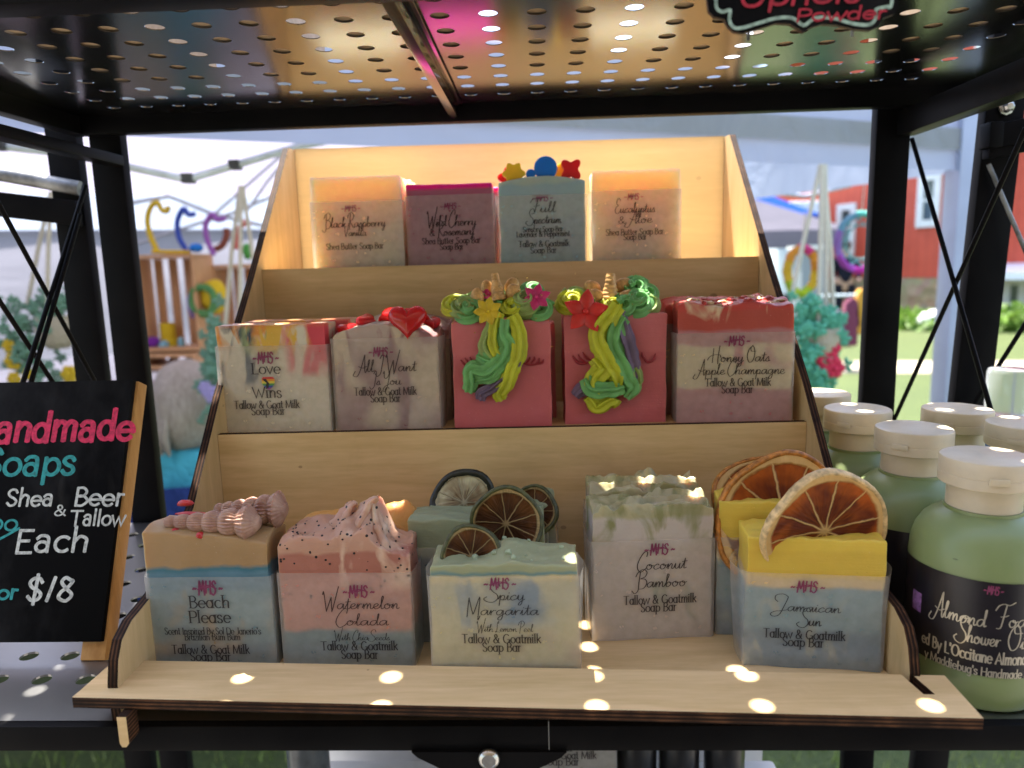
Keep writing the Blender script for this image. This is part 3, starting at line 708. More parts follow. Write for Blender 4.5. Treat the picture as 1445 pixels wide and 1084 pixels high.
# ---- front tier (left to right)
n1 = nf(5, .0012, 1)
def top_beach(u, v): return -.0052 * u + n1(u, v) - .006 * max(0, u - .72) * (1 - v) + .0022 * math.sin(math.pi * min(1, v * 1.2))
bm_ = soap_mat('sand_and_teal_soap', [(0, (.12, .20, .24)), (.18, (.16, .27, .31)), (.52, (.10, .21, .28)), (.668, (.045, .16, .21)), (.70, (.37, .23, .105)), (.985, (.44, .30, .165))], .080, .0046, 40,
               [((.36, .27, .16), 34, .60, .05, .62)])
PLb, PRb = (-.2092, .0387), (-.1441, .0382)
Hb = at_y(219, 750, .0385).z - FZ
beach = soap('sandy tan soap bar with two ribbed seashells on top, leftmost of the front tier', PLb, PRb, FZ, Hb, .027, at_y(219, 813, .0385).z - FZ, bm_, top_beach, 1,
    [('L', '', 273, 315, 840, 20), ('R', 'Beach', 267.5, 325.5, 858, 11), ('R', 'Please', 267.5, 327, 879, 11), ('R', "Scent Inspired By Sol De Janerio's", 233, 369, 895.5, 6.2), ('R', 'Brazilian Bum Bum', 261, 340, 903.5, 6.0),
     ('R', 'Tallow & Goat Milk', 243, 353, 922.5, 8), ('R', 'Soap Bar', 269, 327, 932.5, 8)])
def ledger(mat): return mat
shell_m = NT('shell_soap'); v_ = shell_m.co(); nz_ = shell_m.noise(130, v_, 3)
shell_m = shell_m.done(shell_m.pbr(shell_m.ramp(nz_, [(.3, (.26, .12, .08)), (.7, (.47, .29, .205))]), .5, Subsurface_Weight=.3, Subsurface_Radius=(1, .5, .3), Subsurface_Scale=.004))
red_m = flat((.52, .03, .03), .3, .2, 200, 'red_soap_chip', Subsurface_Weight=.5, Subsurface_Radius=(1, .2, .1), Subsurface_Scale=.004)
def shell(parent, a, b, R0, name='seashell'):
    a = Vector(a); b = Vector(b); mb = MB(); pts = []; rr = []; n = 84
    for i in range(n + 1):
        s_ = i / n; pts.append(a + (b - a) * s_)
        env = R0 * (0.30 + .70 * s_) if s_ < .86 else R0 * (1 - ((s_ - .86) / .14) ** 2 * .72)
        ph = (s_ ** .82) * 6.2; w_ = abs(math.sin(math.pi * ph))
        rr.append(env * (0.70 + .30 * w_ ** .6))
    mb.tube(pts, rr, 96, lobes=24, amp=.055)
    ctr = (a + b) / 2
    return mb.build(name, shell_m, parent, 70)
shell(beach.root, (.009, .0068, Hb + .0026), (.0600, .0070, Hb + .0016), .0092)
shell(beach.root, (.030, .0205, Hb + .0045), (.0700, .0200, Hb + .0045), .0098)
chips = MB()
for (x, y, z, l, w_, ang) in ((.016, .0035, -.0022, .0065, .0016, .2), (.020, .0155, .0030, .022, .0012, -.1), (.012, .024, .0062, .0100, .0018, .0), (.030, .0015, -.004, .005, .0018, .5)):
    chips.blob((x, y, Hb + z + .001), (l / 2, w_ * 1.2, w_), 6, 10, .3, 3, rot=Matrix.Rotation(ang, 3, 'Z'))
chips.build('red_chip', red_m, beach.root, 60)

# watermelon
def ridge(u, v, cu, cv, su, sv, a): return a * math.exp(-((u - cu) / su) ** 2 - ((v - cv) / sv) ** 2)
def top_water(u, v):
    base = .0035 * math.sin(math.pi * min(1, u * 1.15)) - .008 * max(0, u - .66) / .34 * (1 - .5 * v)
    z = base + ridge(u, v, .62, .62, .09, .25, .0145) + ridge(u, v, .50, .30, .06, .22, .0075) + ridge(u, v, .30, .75, .16, .2, .006) + ridge(u, v, .74, .75, .075, .34, .0150) + ridge(u, v, .67, .25, .05, .3, .005) + ridge(u, v, .08, .6, .08, .4, .003)
    n_ = Vector((u * 7 + 4, v * 4, 2.2)); return z + .0026 * noise.noise(n_) + .0022 * abs(noise.noise(n_ * 2.7)) + .0011 * noise.noise(n_ * 6.0)
PLw, PRw = (-.1383, .0381), (-.0699, .0375)
Hw = at_y(404, 768, .038).z - FZ
wm = soap_mat('pink_soap_with_seeds', [(0, (.16, .23, .25)), (.19, (.13, .22, .24)), (.30, (.47, .21, .16)), (.72, (.39, .155, .11)), (.93, (.50, .28, .19))], Hw, .006, 36,
              [((.66, .45, .33), 30, .60, .6, 1.3)], seeds=((.012, .010, .010), 210, .16, .45))
water = soap('pink soap bar speckled with black seeds, its top swept up into a ragged peak', PLw, PRw, FZ, Hw, .026, at_y(404, 807, .038).z - FZ, wm, top_water, 2,
    [('L', '', 485, 529, 843.5, 17), ('S', 'Watermelon', 456, 563, 859.5, 7.4), ('S', 'Colada', 474, 548, 882.5, 6.8), ('S', 'With Chia Seeds', 472, 550, 903.5, 4.2), ('R', 'Tallow & Goatmilk', 453.5, 562, 917.5, 8), ('R', 'Soap Bar', 482, 534.5, 929.5, 8)], rough=.0006)
def wl(px, py, y): q = at_y(px, py, y) - water.P; return Vector((q.dot(water.ex), q.y, q.z))
for pts, r0 in (([(500, 760, .048), (506, 742, .049), (516, 724, .050), (524, 709, .050), (533, 702, .049)], .0062), ([(545, 778, .046), (536, 752, .048), (530, 728, .050), (527, 708, .050)], .0058), ([(478, 752, .050), (488, 730, .052), (497, 714, .053), (504, 711, .053)], .0056)):
    mb = MB(); p = cr([tuple(wl(*q)) for q in pts], 7); n = len(p)
    mb.tube(p, [r0 * (1.05 - .88 * i / (n - 1)) * (1 + .18 * noise.noise(Vector((i * .5, r0 * 900, 1)))) for i in range(n)], 28, lobes=3, amp=.30, twist=.10)
    mb.build('peak', wm, water.root, 60)
sd = MB()
for k in range(46):
    u = rnd.random(); v = rnd.random() * .6; x, y = u * water.W, v * water.D; z = Hw + top_water(u, v)
    if rnd.random() < .6: sd.blob((x, y + .0006, z + .0001), (.00075, .00045, .00045), 5, 7, rot=Matrix.Rotation(rnd.random() * 3, 3, 'Z'))
    else: sd.blob((x, -.0001, Hw + top_water(u, 0) - rnd.uniform(.001, .014)), (.00065, .00022, .0005), 5, 7)
sd.build('seed', flat((.010, .008, .008), .35), water.root, 60)
water2 = soap('soap bar with an amber light glow in its colour, mostly hidden behind the pink seeded bar', (-.1400, .0672), (-.0735, .0665), FZ, Hw - .003, .025, Hw - .018, soap_mat('amber_glow_soap', [(0, (.5, .28, .12)), (.5, (.62, .30, .08))], Hw, .006), lambda u, v: top_water(min(1, u * .8), v) * .55, 12)  # amber base colour stands in for the orange glow of light here

# citrus slices
def citrus_mat(name, flesh1, flesh2, memb, nseg, R0):
    t = NT(name); tc = t.n('TexCoord'); sp = t.n('SeparateXYZ', i0=tc.outputs['Object'])
    x, y = sp.outputs[0], sp.outputs[1]
    nz = t.noise(160, tc.outputs['Object'], 3)
    ang = t.math('ARCTAN2', y, x); rad = t.math('SQRT', t.math('ADD', t.math('MULTIPLY', x, x), t.math('MULTIPLY', y, y)))
    a = t.math('ADD', t.math('MULTIPLY', ang, nseg / (2 * math.pi)), t.math('MULTIPLY', t.math('SUBTRACT', nz, .5), .20))
    fr = t.math('FRACT', t.math('ADD', a, 50.0)); d = t.math('MULTIPLY', t.math('ABSOLUTE', t.math('SUBTRACT', fr, .5)), 2.0)
    edge = t.math('SUBTRACT', 1.0, d); dist = t.math('MULTIPLY', edge, t.math('MULTIPLY', rad, math.pi / nseg))
    mline = t.n('MapRange', i0=dist, i1=R0 * .006, i2=R0 * .024, i3=1.0, i4=0.0).outputs[0]
    core = t.n('MapRange', i0=rad, i1=R0 * .05, i2=R0 * .13, i3=1.0, i4=0.0).outputs[0]
    pith = t.n('MapRange', i0=t.math('ADD', rad, t.math('MULTIPLY', nz, R0 * .06)), i1=R0 * .86, i2=R0 * .90).outputs[0]
    fib = t.n('TexWave', dict(wave_type='BANDS'), Scale=1.0, Distortion=0.0)
    ves = t.n('TexVoronoi', Scale=1.0); cv = t.n('CombineXYZ', i0=t.math('MULTIPLY', ang, 14.0), i1=t.math('MULTIPLY', rad, 140.0))
    t.set(ves, 'Vector', cv)
    c = t.mix(ves.outputs[0], flesh1, flesh2)
    rg = t.n('MapRange', i0=t.math('ADD', rad, t.math('MULTIPLY', nz, R0 * .35)), i1=R0 * .55, i2=R0 * 1.08).outputs[0]
    c = t.mix(rg, c, tuple(min(1, q * 1.9) for q in flesh1))
    c = t.mix(t.n('MapRange', i0=t.noise(70, tc.outputs['Object'], 2), i1=.4, i2=.65).outputs[0], c, tuple(q * 1.7 for q in flesh2))
    m = t.math('MAXIMUM', t.math('MAXIMUM', mline, core), pith)
    c = t.mix(m, c, memb)
    hb = t.math('ADD', t.math('MULTIPLY', m, 1.2), t.math('MULTIPLY', ves.outputs[0], .5))
    p = t.pbr(c, t.math('ADD', .42, t.math('MULTIPLY', m, .35)), Normal=t.bump(hb, .8, .0012), Specular_IOR_Level=.15)
    tr = t.n('BsdfTranslucent', Color=c); mx = t.n('MixShader', i0=.25); t.set(mx, 1, p); t.set(mx, 2, tr)
    return t.done(mx)
def citrus(parent, name, R0, pos, rot, flesh, peel, th=.0026, curl=None, seed=0, rw=.045):
    """dried slice: disc in its own xy plane, rind ring as a child"""
    mb = MB(); n = 72; rings = [0, .08, .2, .35, .5, .65, .78, .88, .95]
    def zz(a, r):
        w_ = .0022 * r * r * math.sin(2 * a + seed) + .0007 * noise.noise(Vector((math.cos(a) * r * 5, math.sin(a) * r * 5, seed)))
        dent = -.0011 * (1 if .12 < r < .86 else 0) * (0.5 + .5 * abs(math.sin(a * 4.5 + seed)))
        return w_ + dent + (curl(a, r) if curl else 0)
    def rr(a): return R0 * (1 + .03 * math.sin(3 * a + seed) + .02 * math.sin(5 * a + 2 * seed))
    for sgn in (1, -1):
        vs = []; fs = []
        for r in rings:
            for k in range(n):
                a = 2 * math.pi * k / n; q = rr(a) * max(r, .001)
                vs.append((q * math.cos(a), q * math.sin(a), zz(a, r) + sgn * th / 2))
        for i in range(len(rings) - 1):
            for k in range(n): fs.append((i*n+k, i*n+(k+1) % n, (i+1)*n+(k+1) % n, (i+1)*n+k))
        mb.add(vs, fs)
    o = mb.build(name, flesh, parent, 80); o.matrix_local = Matrix.Translation(pos) @ rot.to_4x4()
    rd = MB(); vs = []; fs = []; m = 10
    for k in range(n):
        a = 2 * math.pi * k / n; q = rr(a) * (1 + .008 * noise.noise(Vector((a * 9, seed, 0))))
        for j in range(m):
            b = 2 * math.pi * j / m
            r_ = q * .965 + R0 * rw * math.cos(b); z_ = zz(a, 1) + th * .82 * math.sin(b) + .0003 * noise.noise(Vector((a * 12, b, seed)))
            vs.append((r_ * math.cos(a), r_ * math.sin(a), z_))
    for k in range(n):
        for j in range(m): fs.append((k*m+j, ((k+1) % n)*m+j, ((k+1) % n)*m+(j+1) % m, k*m+(j+1) % m))
    rd.add(vs, fs); rd.build('rind', peel, o, 80)
    return o
def face_cam(tilt_back, yaw=0.0, roll=0.0):
    # disc normal towards -y, tilted back
    return Matrix.Rotation(yaw, 3, 'Z') @ Matrix.Rotation(R_(90) - tilt_back, 3, 'X') @ Matrix.Rotation(roll, 3, 'Z')
lime_f = lambda R0: citrus_mat('dried_lime_flesh', (.105, .040, .010), (.032, .012, .005), (.44, .31, .14), 9, R0)
lime_dark = lambda R0: citrus_mat('dark_lime_flesh', (.66, .58, .36), (.16, .10, .05), (.66, .60, .40), 7, R0)
lime_p = flat((.07, .075, .022), .45, .35, 260, 'dried_lime_rind', .6)
lime_pd = flat((.012, .015, .007), .4, .35, 260, 'black_lime_rind', .6)
or_f = lambda R0: citrus_mat('dried_orange_flesh', (.30, .075, .014), (.085, .018, .009), (.78, .52, .22), 10, R0)
or_p = flat((.50, .19, .03), .5, .35, 260, 'dried_orange_rind', .7)
pale_p = flat((.72, .50, .24), .5, .25, 260, 'pale_orange_rind', .7)

# lime soap group: three bars, one behind another
n3 = nf(6, .0016, 3)
def top_marg(u, v): return n3(u, v) + ridge(u, v, .50, .55, .10, .35, .0055) + ridge(u, v, .62, .85, .2, .3, .003) + .0008 * noise.noise(Vector((u * 18, v * 10, 5)))
PLm = at_y(609, 860, .0225); PRm = at_y(815, 860, .0225)
Hm = at_y(700, 797, .0225).z - FZ
mm = soap_mat('lime_green_and_cream_soap', [(0, (.50, .46, .26)), (.62, (.46, .44, .28)), (.86, (.60, .50, .24)), (.915, (.14, .25, .25)), (.945, (.31, .33, .19))], Hm, .0045, 42,
              [((.13, .22, .30), 26, .57, .45, .95), ((.42, .34, .22), 38, .60, .0, .5)])
marg = soap('cream and blue marbled soap bar with a half lime slice sunk in its green top', (PLm.x, .0225), (PRm.x, .0215), FZ, Hm, .027, at_y(611, 811, .0225).z - FZ, mm, top_marg, 3,
    [('L', '', 683.5, 728.5, 832, 16), ('S', 'Spicy', 690, 740, 847, 7), ('S', 'Margarita', 658, 760, 868, 7), ('S', 'With Lemon Peel', 673, 752, 891.5, 4.4), ('R', 'Tallow & Goatmilk', 652, 764, 907.5, 8.2), ('R', 'Soap Bar', 681, 736, 919.5, 8.2)], flare=.002)
citrus(marg.root, 'lime_slice', .0155, (.0195, .0125, Hm - .0005), face_cam(R_(14), .05), lime_f(.0155), lime_p, seed=2, rw=.075)
crumb = MB()
for k in range(16):
    u, v = rnd.uniform(.1, .95), rnd.uniform(.15, .9); crumb.blob((u * marg.W, v * marg.D, Hm + top_marg(u, v)), rnd.uniform(.0006, .0018), 5, 8, .5, 2)
crumb.build('lemon_peel_crumb', flat((.36, .42, .26), .5), marg.root, 60)
mg2 = soap_mat('teal_green_soap', [(0, (.07, .115, .115)), (.66, (.05, .105, .115)), (.80, (.26, .30, .19))], Hm, .005, 40)
M2y = .0625
q0, q1 = at_y(578, 790, M2y), at_y(768, 790, M2y)
H2 = at_y(600, 737, M2y).z - FZ
marg2 = soap('middle teal and green soap bar carrying the large upright lime slice', (q0.x, M2y), (q1.x, M2y), FZ, H2, .026, H2 - .014, mg2, lambda u, v: n3(u + .3, v) + ridge(u, v, .1, .3, .3, .5, .002), 5)
c2 = at_y(715, 733, M2y + .002)
citrus(marg2.root, 'lime_slice', .0196, (c2.x - q0.x, -.0042, c2.z - FZ), face_cam(R_(7), -.08, .3), lime_f(.0196), lime_p, seed=4, rw=.065)
M3y = .0925
q0, q1 = at_y(607, 760, M3y), at_y(783, 760, M3y)
H3 = at_y(620, 716, M3y).z - FZ
marg3 = soap('rearmost green soap bar topped by a pale lime slice with a black rind', (q0.x, M3y), (q1.x, M3y), FZ, H3, .026, H3 - .014, mg2, lambda u, v: n3(u + .6, v) + ridge(u, v, .9, .6, .14, .5, .006), 6)
c3 = at_y(655, 709, M3y + .003)
citrus(marg3.root, 'lime_slice', .0185, (c3.x - q0.x, .004, c3.z - FZ - .0005), face_cam(R_(20), .08, .9), lime_dark(.0185), lime_pd, seed=1, rw=.12)
c3 = at_y(752, 716, M3y + .001)
citrus(marg3.root, 'lime_slice', .0150, (c3.x - q0.x, .002, c3.z - FZ - .003), face_cam(R_(25), -.5, .9), lime_f(.0150), lime_p, seed=6, rw=.075)

# coconut bamboo pair
def top_coco(u, v):
    p = Vector((u * 3.2 + 1, v * 2.2, 3.7)); q = noise.noise(p) * 1.6
    return .0030 * math.sin(11 * v + 4 * u + 5 * q) * (.5 + .6 * abs(q)) + .0024 * q + .0018 * abs(math.sin(15 * u + 7 * q)) + .001 * noise.noise(p * 5)
PLc, PRc = (.0263, .0621), (.0918, .0668)
Hc = at_y(835, 722, .063).z - FZ
cm = soap_mat('white_soap_with_green_top', [(0, (.52, .46, .42)), (.62, (.52, .46, .41)), (.955, (.42, .38, .225))], Hc, .006, 34,
              [((.25, .25, .11), 26, .54, .70, 1.6), ((.34, .28, .18), 30, .60, .55, .9), ((.30, .32, .24), 34, .62, .1, .5)])
coco = soap('off white soap bar with a ruffled pale green top standing set back from the lip', PLc, PRc, FZ, Hc, .027, at_y(830, 763, .063).z - FZ, cm, top_coco, 7,
    [('L', '', 910, 952.5, 784, 16), ('S', 'Coconut', 899, 968, 804.5, 7.4), ('S', 'Bamboo', 899, 968, 829.5, 7.4), ('R', 'Tallow & Goatmilk', 880, 983, 853.7, 8), ('R', 'Soap Bar', 904, 955, 863.8, 8)])
coco2 = soap('second ruffled pale green soap bar tucked behind the off white one', (.0268, .0945), (.0912, .0965), FZ, Hc + .001, .026, Hc - .012, cm, lambda u, v: top_coco(u + .37, v + .2), 8)

# jamaican sun pair
n9 = nf(6, .0009, 9)
def top_jam(u, v): return n9(u, v) + .0012 * noise.noise(Vector((u * 14, v * 5, 1)))
PLj, PRj = (.1021, .0373), (.1678, .0300)
Hj = at_y(1100, 758, .0365).z - FZ
jm = soap_mat('yellow_over_blue_soap', [(0, (.13, .21, .27)), (.30, (.18, .30, .35)), (.625, (.62, .47, .24)), (.70, (.66, .46, .07)), (.9, (.70, .50, .075))], Hj, .0036, 30,
              [((.36, .38, .32), 60, .63, .0, .6)], sss=.4)
jam = soap('yellow over pale blue soap bar with a big dried orange slice leaning on top', PLj, PRj, FZ, Hj, .027, at_y(1044, 806, .0365).z - FZ, jm, top_jam, 9,
    [('L', '', 1116, 1164, 835.5, 16), ('S', 'Jamaican', 1096, 1186, 861.5, 6.6), ('S', 'Sun', 1130, 1158.5, 882.5, 7), ('R', 'Tallow & Goatmilk', 1077, 1193.5, 899, 8.2), ('R', 'Soap Bar', 1104, 1163, 911, 8.2)], flare=.0045)
cj = at_y(1158, 744, .0425); lj = cj - jam.P
def curl_j(a, r):
    # the lower left rim bends forward over the front face
    return .0
ang_j = .40
citrus(jam.root, 'orange_slice', .0325, (lj.dot(jam.ex), .0050, lj.z + .0005), face_cam(R_(-13), .25, .2), or_f(.0325), pale_p, th=.0034, seed=3)
PLk, PRk = (.0955, .0690), (.1600, .0640)
Hk = at_y(1020, 692, .069).z - FZ
jam2 = soap('second yellow soap bar behind, with two overlapping orange slices standing up', PLk, PRk, FZ, Hk - .006, .026, Hk - .026, jm, top_jam, 10)
ck = at_y(1106, 720, .074); lk = ck - jam2.P
citrus(jam2.root, 'orange_slice', .0380, (lk.dot(jam2.ex), .005, lk.z - .006), face_cam(R_(12), .12, .5), or_f(.0380), or_p, th=.0036, seed=5)
ck = at_y(1068, 690, .092); lk = ck - jam2.P
citrus(jam2.root, 'orange_slice', .0300, (lk.dot(jam2.ex) + .004, .022, lk.z - .010), face_cam(R_(24), .1, .5), or_f(.0300), or_p, th=.0036, seed=8)

# ---- middle tier
ZM = .1090
nl = nf(4, .0006, 4)
PLl, PRl = (-.2191, .1630), (-.1455, .1590)
PLl = (at_y(313, 560, .1560).x, .1560); PRl = (at_y(464, 560, .1540).x, .1540)
Hl = at_y(330, 460, .155).z - ZM
lm = soap_mat('white_soap_with_rainbow_swirl', [(0, (.62, .58, .47)), (.6, (.64, .60, .49))], Hl, .004, 40,
    [((.66, .27, .05), 40, .50, .76, 1.4, -.01, .055), ((.025, .055, .10), 44, .545, .42, 1.4, -.01, .036), ((.30, .36, .16), 46, .53, .70, 1.4, .022, .050), ((.60, .07, .10), 30, .475, .50, 1.4, .050, .09), ((.66, .42, .06), 48, .53, .70, 1.4, .03, .07), ((.60, .17, .06), 26, .36, .965, 1.6)])
love = soap('white soap bar with orange, navy and red rainbow streaks and a printed heart', PLl, PRl, ZM, Hl, .026, at_y(312, 489, .155).z - ZM, lm, lambda u, v: nl(u, v), 14,
    [('L', '', 357.6, 394, 513.5, 16), ('R', 'Love', 355.5, 397, 528, 10), ('R', 'Wins', 357, 399, 561.6, 10), ('R', 'Tallow & Goat Milk', 331, 423.5, 577, 7.2), ('R', 'Soap Bar', 355, 403, 585.8, 7.2)])
hm = MB()
def hpt(t, s_): return (16 * math.sin(t) ** 3 * s_ / 16, (13 * math.cos(t) - 5 * math.cos(2*t) - 2 * math.cos(3*t) - math.cos(4*t)) * s_ / 16)
pp = love.P + love.n * .0018
hc = on_plane(378.5, 540, pp, love.n) - love.P; hs = .0044
cols = [(.45, .03, .03), (.55, .22, .02), (.55, .45, .05), (.06, .22, .06), (.04, .06, .25), (.20, .04, .20)]
ho = [hpt(2 * math.pi * k / 48, hs) for k in range(48)]
hmats = [ink(c, 'heart_stripe') for c in cols] + [INK]
def band(o_, lo, hi):
    out = []
    for i in range(len(o_)):
        p, q = o_[i], o_[(i + 1) % len(o_)]
        for (lim, sg) in ((lo, 1), (hi, -1)):
            pass
        out.append(p)
    return [(x, min(max(y, lo), hi)) for x, y in out]
ys_ = [-hs * 1.1 + (hs * 1.95) * k / 6 for k in range(7)]
for k in range(6):
    bnd = [p for p in ho]; sel = [(x, y) for x, y in bnd if ys_[k] - hs * .18 <= y <= ys_[k+1] + hs * .18]
    if len(sel) > 2:
        L_ = min(x for x, y in sel); R2_ = max(x for x, y in sel)
        lo_x = [x for x, y in sel if x < 0] or [L_]; hi_x = [x for x, y in sel if x >= 0] or [R2_]
        w0 = max(abs(x) for x, y in bnd if abs(y - ys_[k]) < hs * .3) if any(abs(y - ys_[k]) < hs * .3 for x, y in bnd) else .0003
        w1 = max(abs(x) for x, y in bnd if abs(y - ys_[k+1]) < hs * .3) if any(abs(y - ys_[k+1]) < hs * .3 for x, y in bnd) else .0003
        u_ = hc.dot(love.ex); z_ = hc.z
        hm.add([(u_ - w0, -.00176, z_ + ys_[k]), (u_ + w0, -.00176, z_ + ys_[k]), (u_ + w1, -.00176, z_ + ys_[k+1]), (u_ - w1, -.00176, z_ + ys_[k+1])], [(0, 1, 2, 3)], 5 - k)
u_ = hc.dot(love.ex); z_ = hc.z
hm.add([(u_ - hs * .95, -.00179, z_ + hs * .55), (u_ - hs * .35, -.00179, z_ + hs * .6), (u_ + hs * .12, -.00179, z_ - hs * .1), (u_ - hs * .05, -.00179, z_ - hs * .95), (u_ - hs * .45, -.00179, z_ - hs * .5), (u_ - hs * .25, -.00179, z_ - hs * .1)], [(0, 1, 2, 3, 4, 5)], 6)
hm.build('printed_heart', hmats, love.wrap)
love2 = soap('second rainbow streaked soap bar just behind the white one', (PLl[0] + .006, PLl[1] + .029), (PRl[0] + .008, PRl[1] + .029), ZM, Hl + .0005, .026, Hl - .012, lm, lambda u, v: nl(u + .5, v), 15)

def top_want(u, v):
    p = Vector((u * 3 + 6, v * 2, 8.8))
    return .0075 * math.sin(math.pi * min(1, max(0, u * 1.05))) ** .7 - .0035 + .004 * v + .0025 * noise.noise(p) + .0016 * abs(noise.noise(p * 2.6)) - .0045 * max(0, u - .8) * 4 * (1 - v)
PLq = (at_y(474, 560, .155).x, .1555); PRq = (at_y(619, 560, .154).x, .1540)
Hq = at_y(480, 470, .155).z - ZM
qm = soap_mat('mauve_swirl_soap', [(0, (.46, .38, .34)), (.5, (.44, .35, .31))], Hq, .006, 30,
    [((.24, .11, .13), 20, .52, -.1, 1.5), ((.52, .44, .33), 17, .56, .0, 1.5), ((.30, .16, .17), 30, .60, -.1, 1.5)])
want = soap('mauve marbled soap bar with a glossy red heart set in its top edge', PLq, PRq, ZM, Hq, .027, at_y(470, 478, .155).z - ZM, qm, top_want, 16,
    [('L', '', 521, 555, 503.5, 13), ('S', 'All I Want', 505, 587, 525, 7), ('S', 'Is You', 524, 566, 543.5, 6), ('R', 'Tallow & Goat Milk', 500, 588.5, 558.3, 7.2), ('R', 'Soap Bar', 523, 566, 567.8, 7.2)], flare=.002, rough=.0006)
gum = NT('red_glycerine_soap')
gum = gum.done(gum.pbr((.60, .015, .02), .14, Subsurface_Weight=.9, Subsurface_Radius=(1, .12, .08), Subsurface_Scale=.012, Transmission_Weight=.25))
def heart(parent, R0, th, pos, rot, mat=gum, name='red_heart'):
    mb = MB(); n = 40; vs = []; fs = []; rows = 7
    for i in range(rows + 1):
        ph = math.pi * i / rows; sc_ = max(.02, math.sin(ph) ** .45); z = -math.cos(ph) * th / 2
        for k in range(n): x, y = hpt(2 * math.pi * k / n, R0 * sc_); vs.append((x, y, z))
    for i in range(rows):
        for k in range(n): fs.append((i*n+k, i*n+(k+1) % n, (i+1)*n+(k+1) % n, (i+1)*n+k))
    mb.add(vs, fs); o = mb.build(name, mat, parent, 60); o.matrix_local = Matrix.Translation(pos) @ rot.to_4x4(); return o
hq = at_y(573, 453, .152) - want.P
heart(want.root, .0128, .011, (hq.dot(want.ex), .0030, hq.z), face_cam(R_(12), .05))
for (u, v, dz, r_, a_) in ((.30, .45, .003, .0075, .6), (.52, .6, .0035, .0095, -.4), (.10, .5, .001, .007, .2), (.74, .75, .004, .010, .9), (.9, .9, .002, .007, .2)):
    heart(want.root, r_, .007, (u * want.W, v * want.D, Hq + top_want(u, v) + dz - .001), face_cam(R_(68), a_, a_))
want2 = soap('second mauve soap bar with a ragged top hidden behind the red heart bar', (PLq[0] + .004, .1855), (PRq[0] + .004, .1845), ZM, Hq + .003, .026, Hq - .008, qm, lambda u, v: top_want(u, v) * .9, 17)

# honey oats bar
def top_hon(u, v):
    p = Vector((u * 4 + 2, v * 2.5, 6.1)); return .0030 * noise.noise(p) + .0018 * abs(noise.noise(p * 2.8)) + .0012 + .0035 * v
PLh = (at_y(957, 560, .1600).x, .1600); PRh = (at_y(1116, 560, .1565).x, .1565)
Hh = at_y(960, 436, .158).z - ZM
hmat = soap_mat('pink_cream_and_red_soap', [(0, (.42, .17, .20)), (.315, (.60, .52, .36)), (.68, (.44, .20, .22)), (.80, (.44, .08, .06)), (.97, (.50, .07, .06))], Hh, .005, 26,
    [((.46, .20, .22), 22, .60, .45, .85), ((.66, .50, .34), 34, .60, .86, 1.6)])
honey = soap('pink and cream striped soap bar with a rough red top beside the right side panel', PLh, PRh, ZM, Hh, .028, at_y(957, 471, .158).z - ZM, hmat, top_hon, 18,
    [('L', '', 1022, 1058.5, 488.5, 14), ('S', 'Honey Oats', 1003, 1086, 511, 6.6), ('S', 'Apple Champagne', 984, 1107, 529, 6.4), ('R', 'Tallow & Goat Milk', 995, 1088, 545.3, 7.2), ('R', 'Soap Bar', 1018, 1063, 555, 7.2)], flare=.002, rough=.0006)
ch = [MB(), MB()]
for k in range(34):
    u, v = rnd.random(), rnd.random(); ch[k % 2].blob((.003 + u * (honey.W - .006), .002 + v * .024, Hh + top_hon(u, v) - .0004), (rnd.uniform(.0018, .0045), rnd.uniform(.0015, .004), rnd.uniform(.001, .0024)), 7, 10, .5, 2)
ch[0].build('oat_chunk', flat((.62, .42, .24), .45, .2, 200, 'cream_chunk', Subsurface_Weight=.4, Subsurface_Radius=(1, .5, .3), Subsurface_Scale=.004), honey.root, 60); ch[1].build('red_chunk', flat((.50, .06, .05), .4, .2, 200, 'red_chunk', Subsurface_Weight=.4, Subsurface_Radius=(1, .3, .2), Subsurface_Scale=.004), honey.root, 60)
honey2 = soap('second red topped soap bar half hidden behind the pink and cream one', (PLh[0] - .004, .1905), (PRh[0] - .006, .1870), ZM, Hh, .027, Hh - .012, hmat, lambda u, v: top_hon(u + .4, v), 19)

# ---- unicorn bars
um = soap_mat('rose_pink_soap', [(0, (.56, .145, .17)), (.6, (.60, .17, .19))], .08, .004, 40, sss=.45)
lime_i = flat((.50, .53, .025), .6, .1, 90, 'lime_icing', Subsurface_Weight=.3, Subsurface_Radius=(1, .8, .2), Subsurface_Scale=.004)
green_i = flat((.16, .42, .14), .6, .12, 90, 'green_icing', Subsurface_Weight=.3, Subsurface_Radius=(.5, 1, .4), Subsurface_Scale=.004)
sage_i = flat((.30, .40, .12), .6, .2, 90, 'sage_icing', Subsurface_Weight=.3, Subsurface_Radius=(.6, 1, .4), Subsurface_Scale=.004)
purp_i = flat((.16, .11, .20), .6, .2, 90, 'purple_icing')
gold_i = flat((.70, .40, .15), .38, .2, 300, 'gold_mica_soap', Metallic=.15)
glit = flat((.85, .62, .15), .2, .1, 300, 'gold_glitter', Metallic=1.0)
lash_m = flat((.30, .018, .035), .4, .1, 200, 'lash_paint')
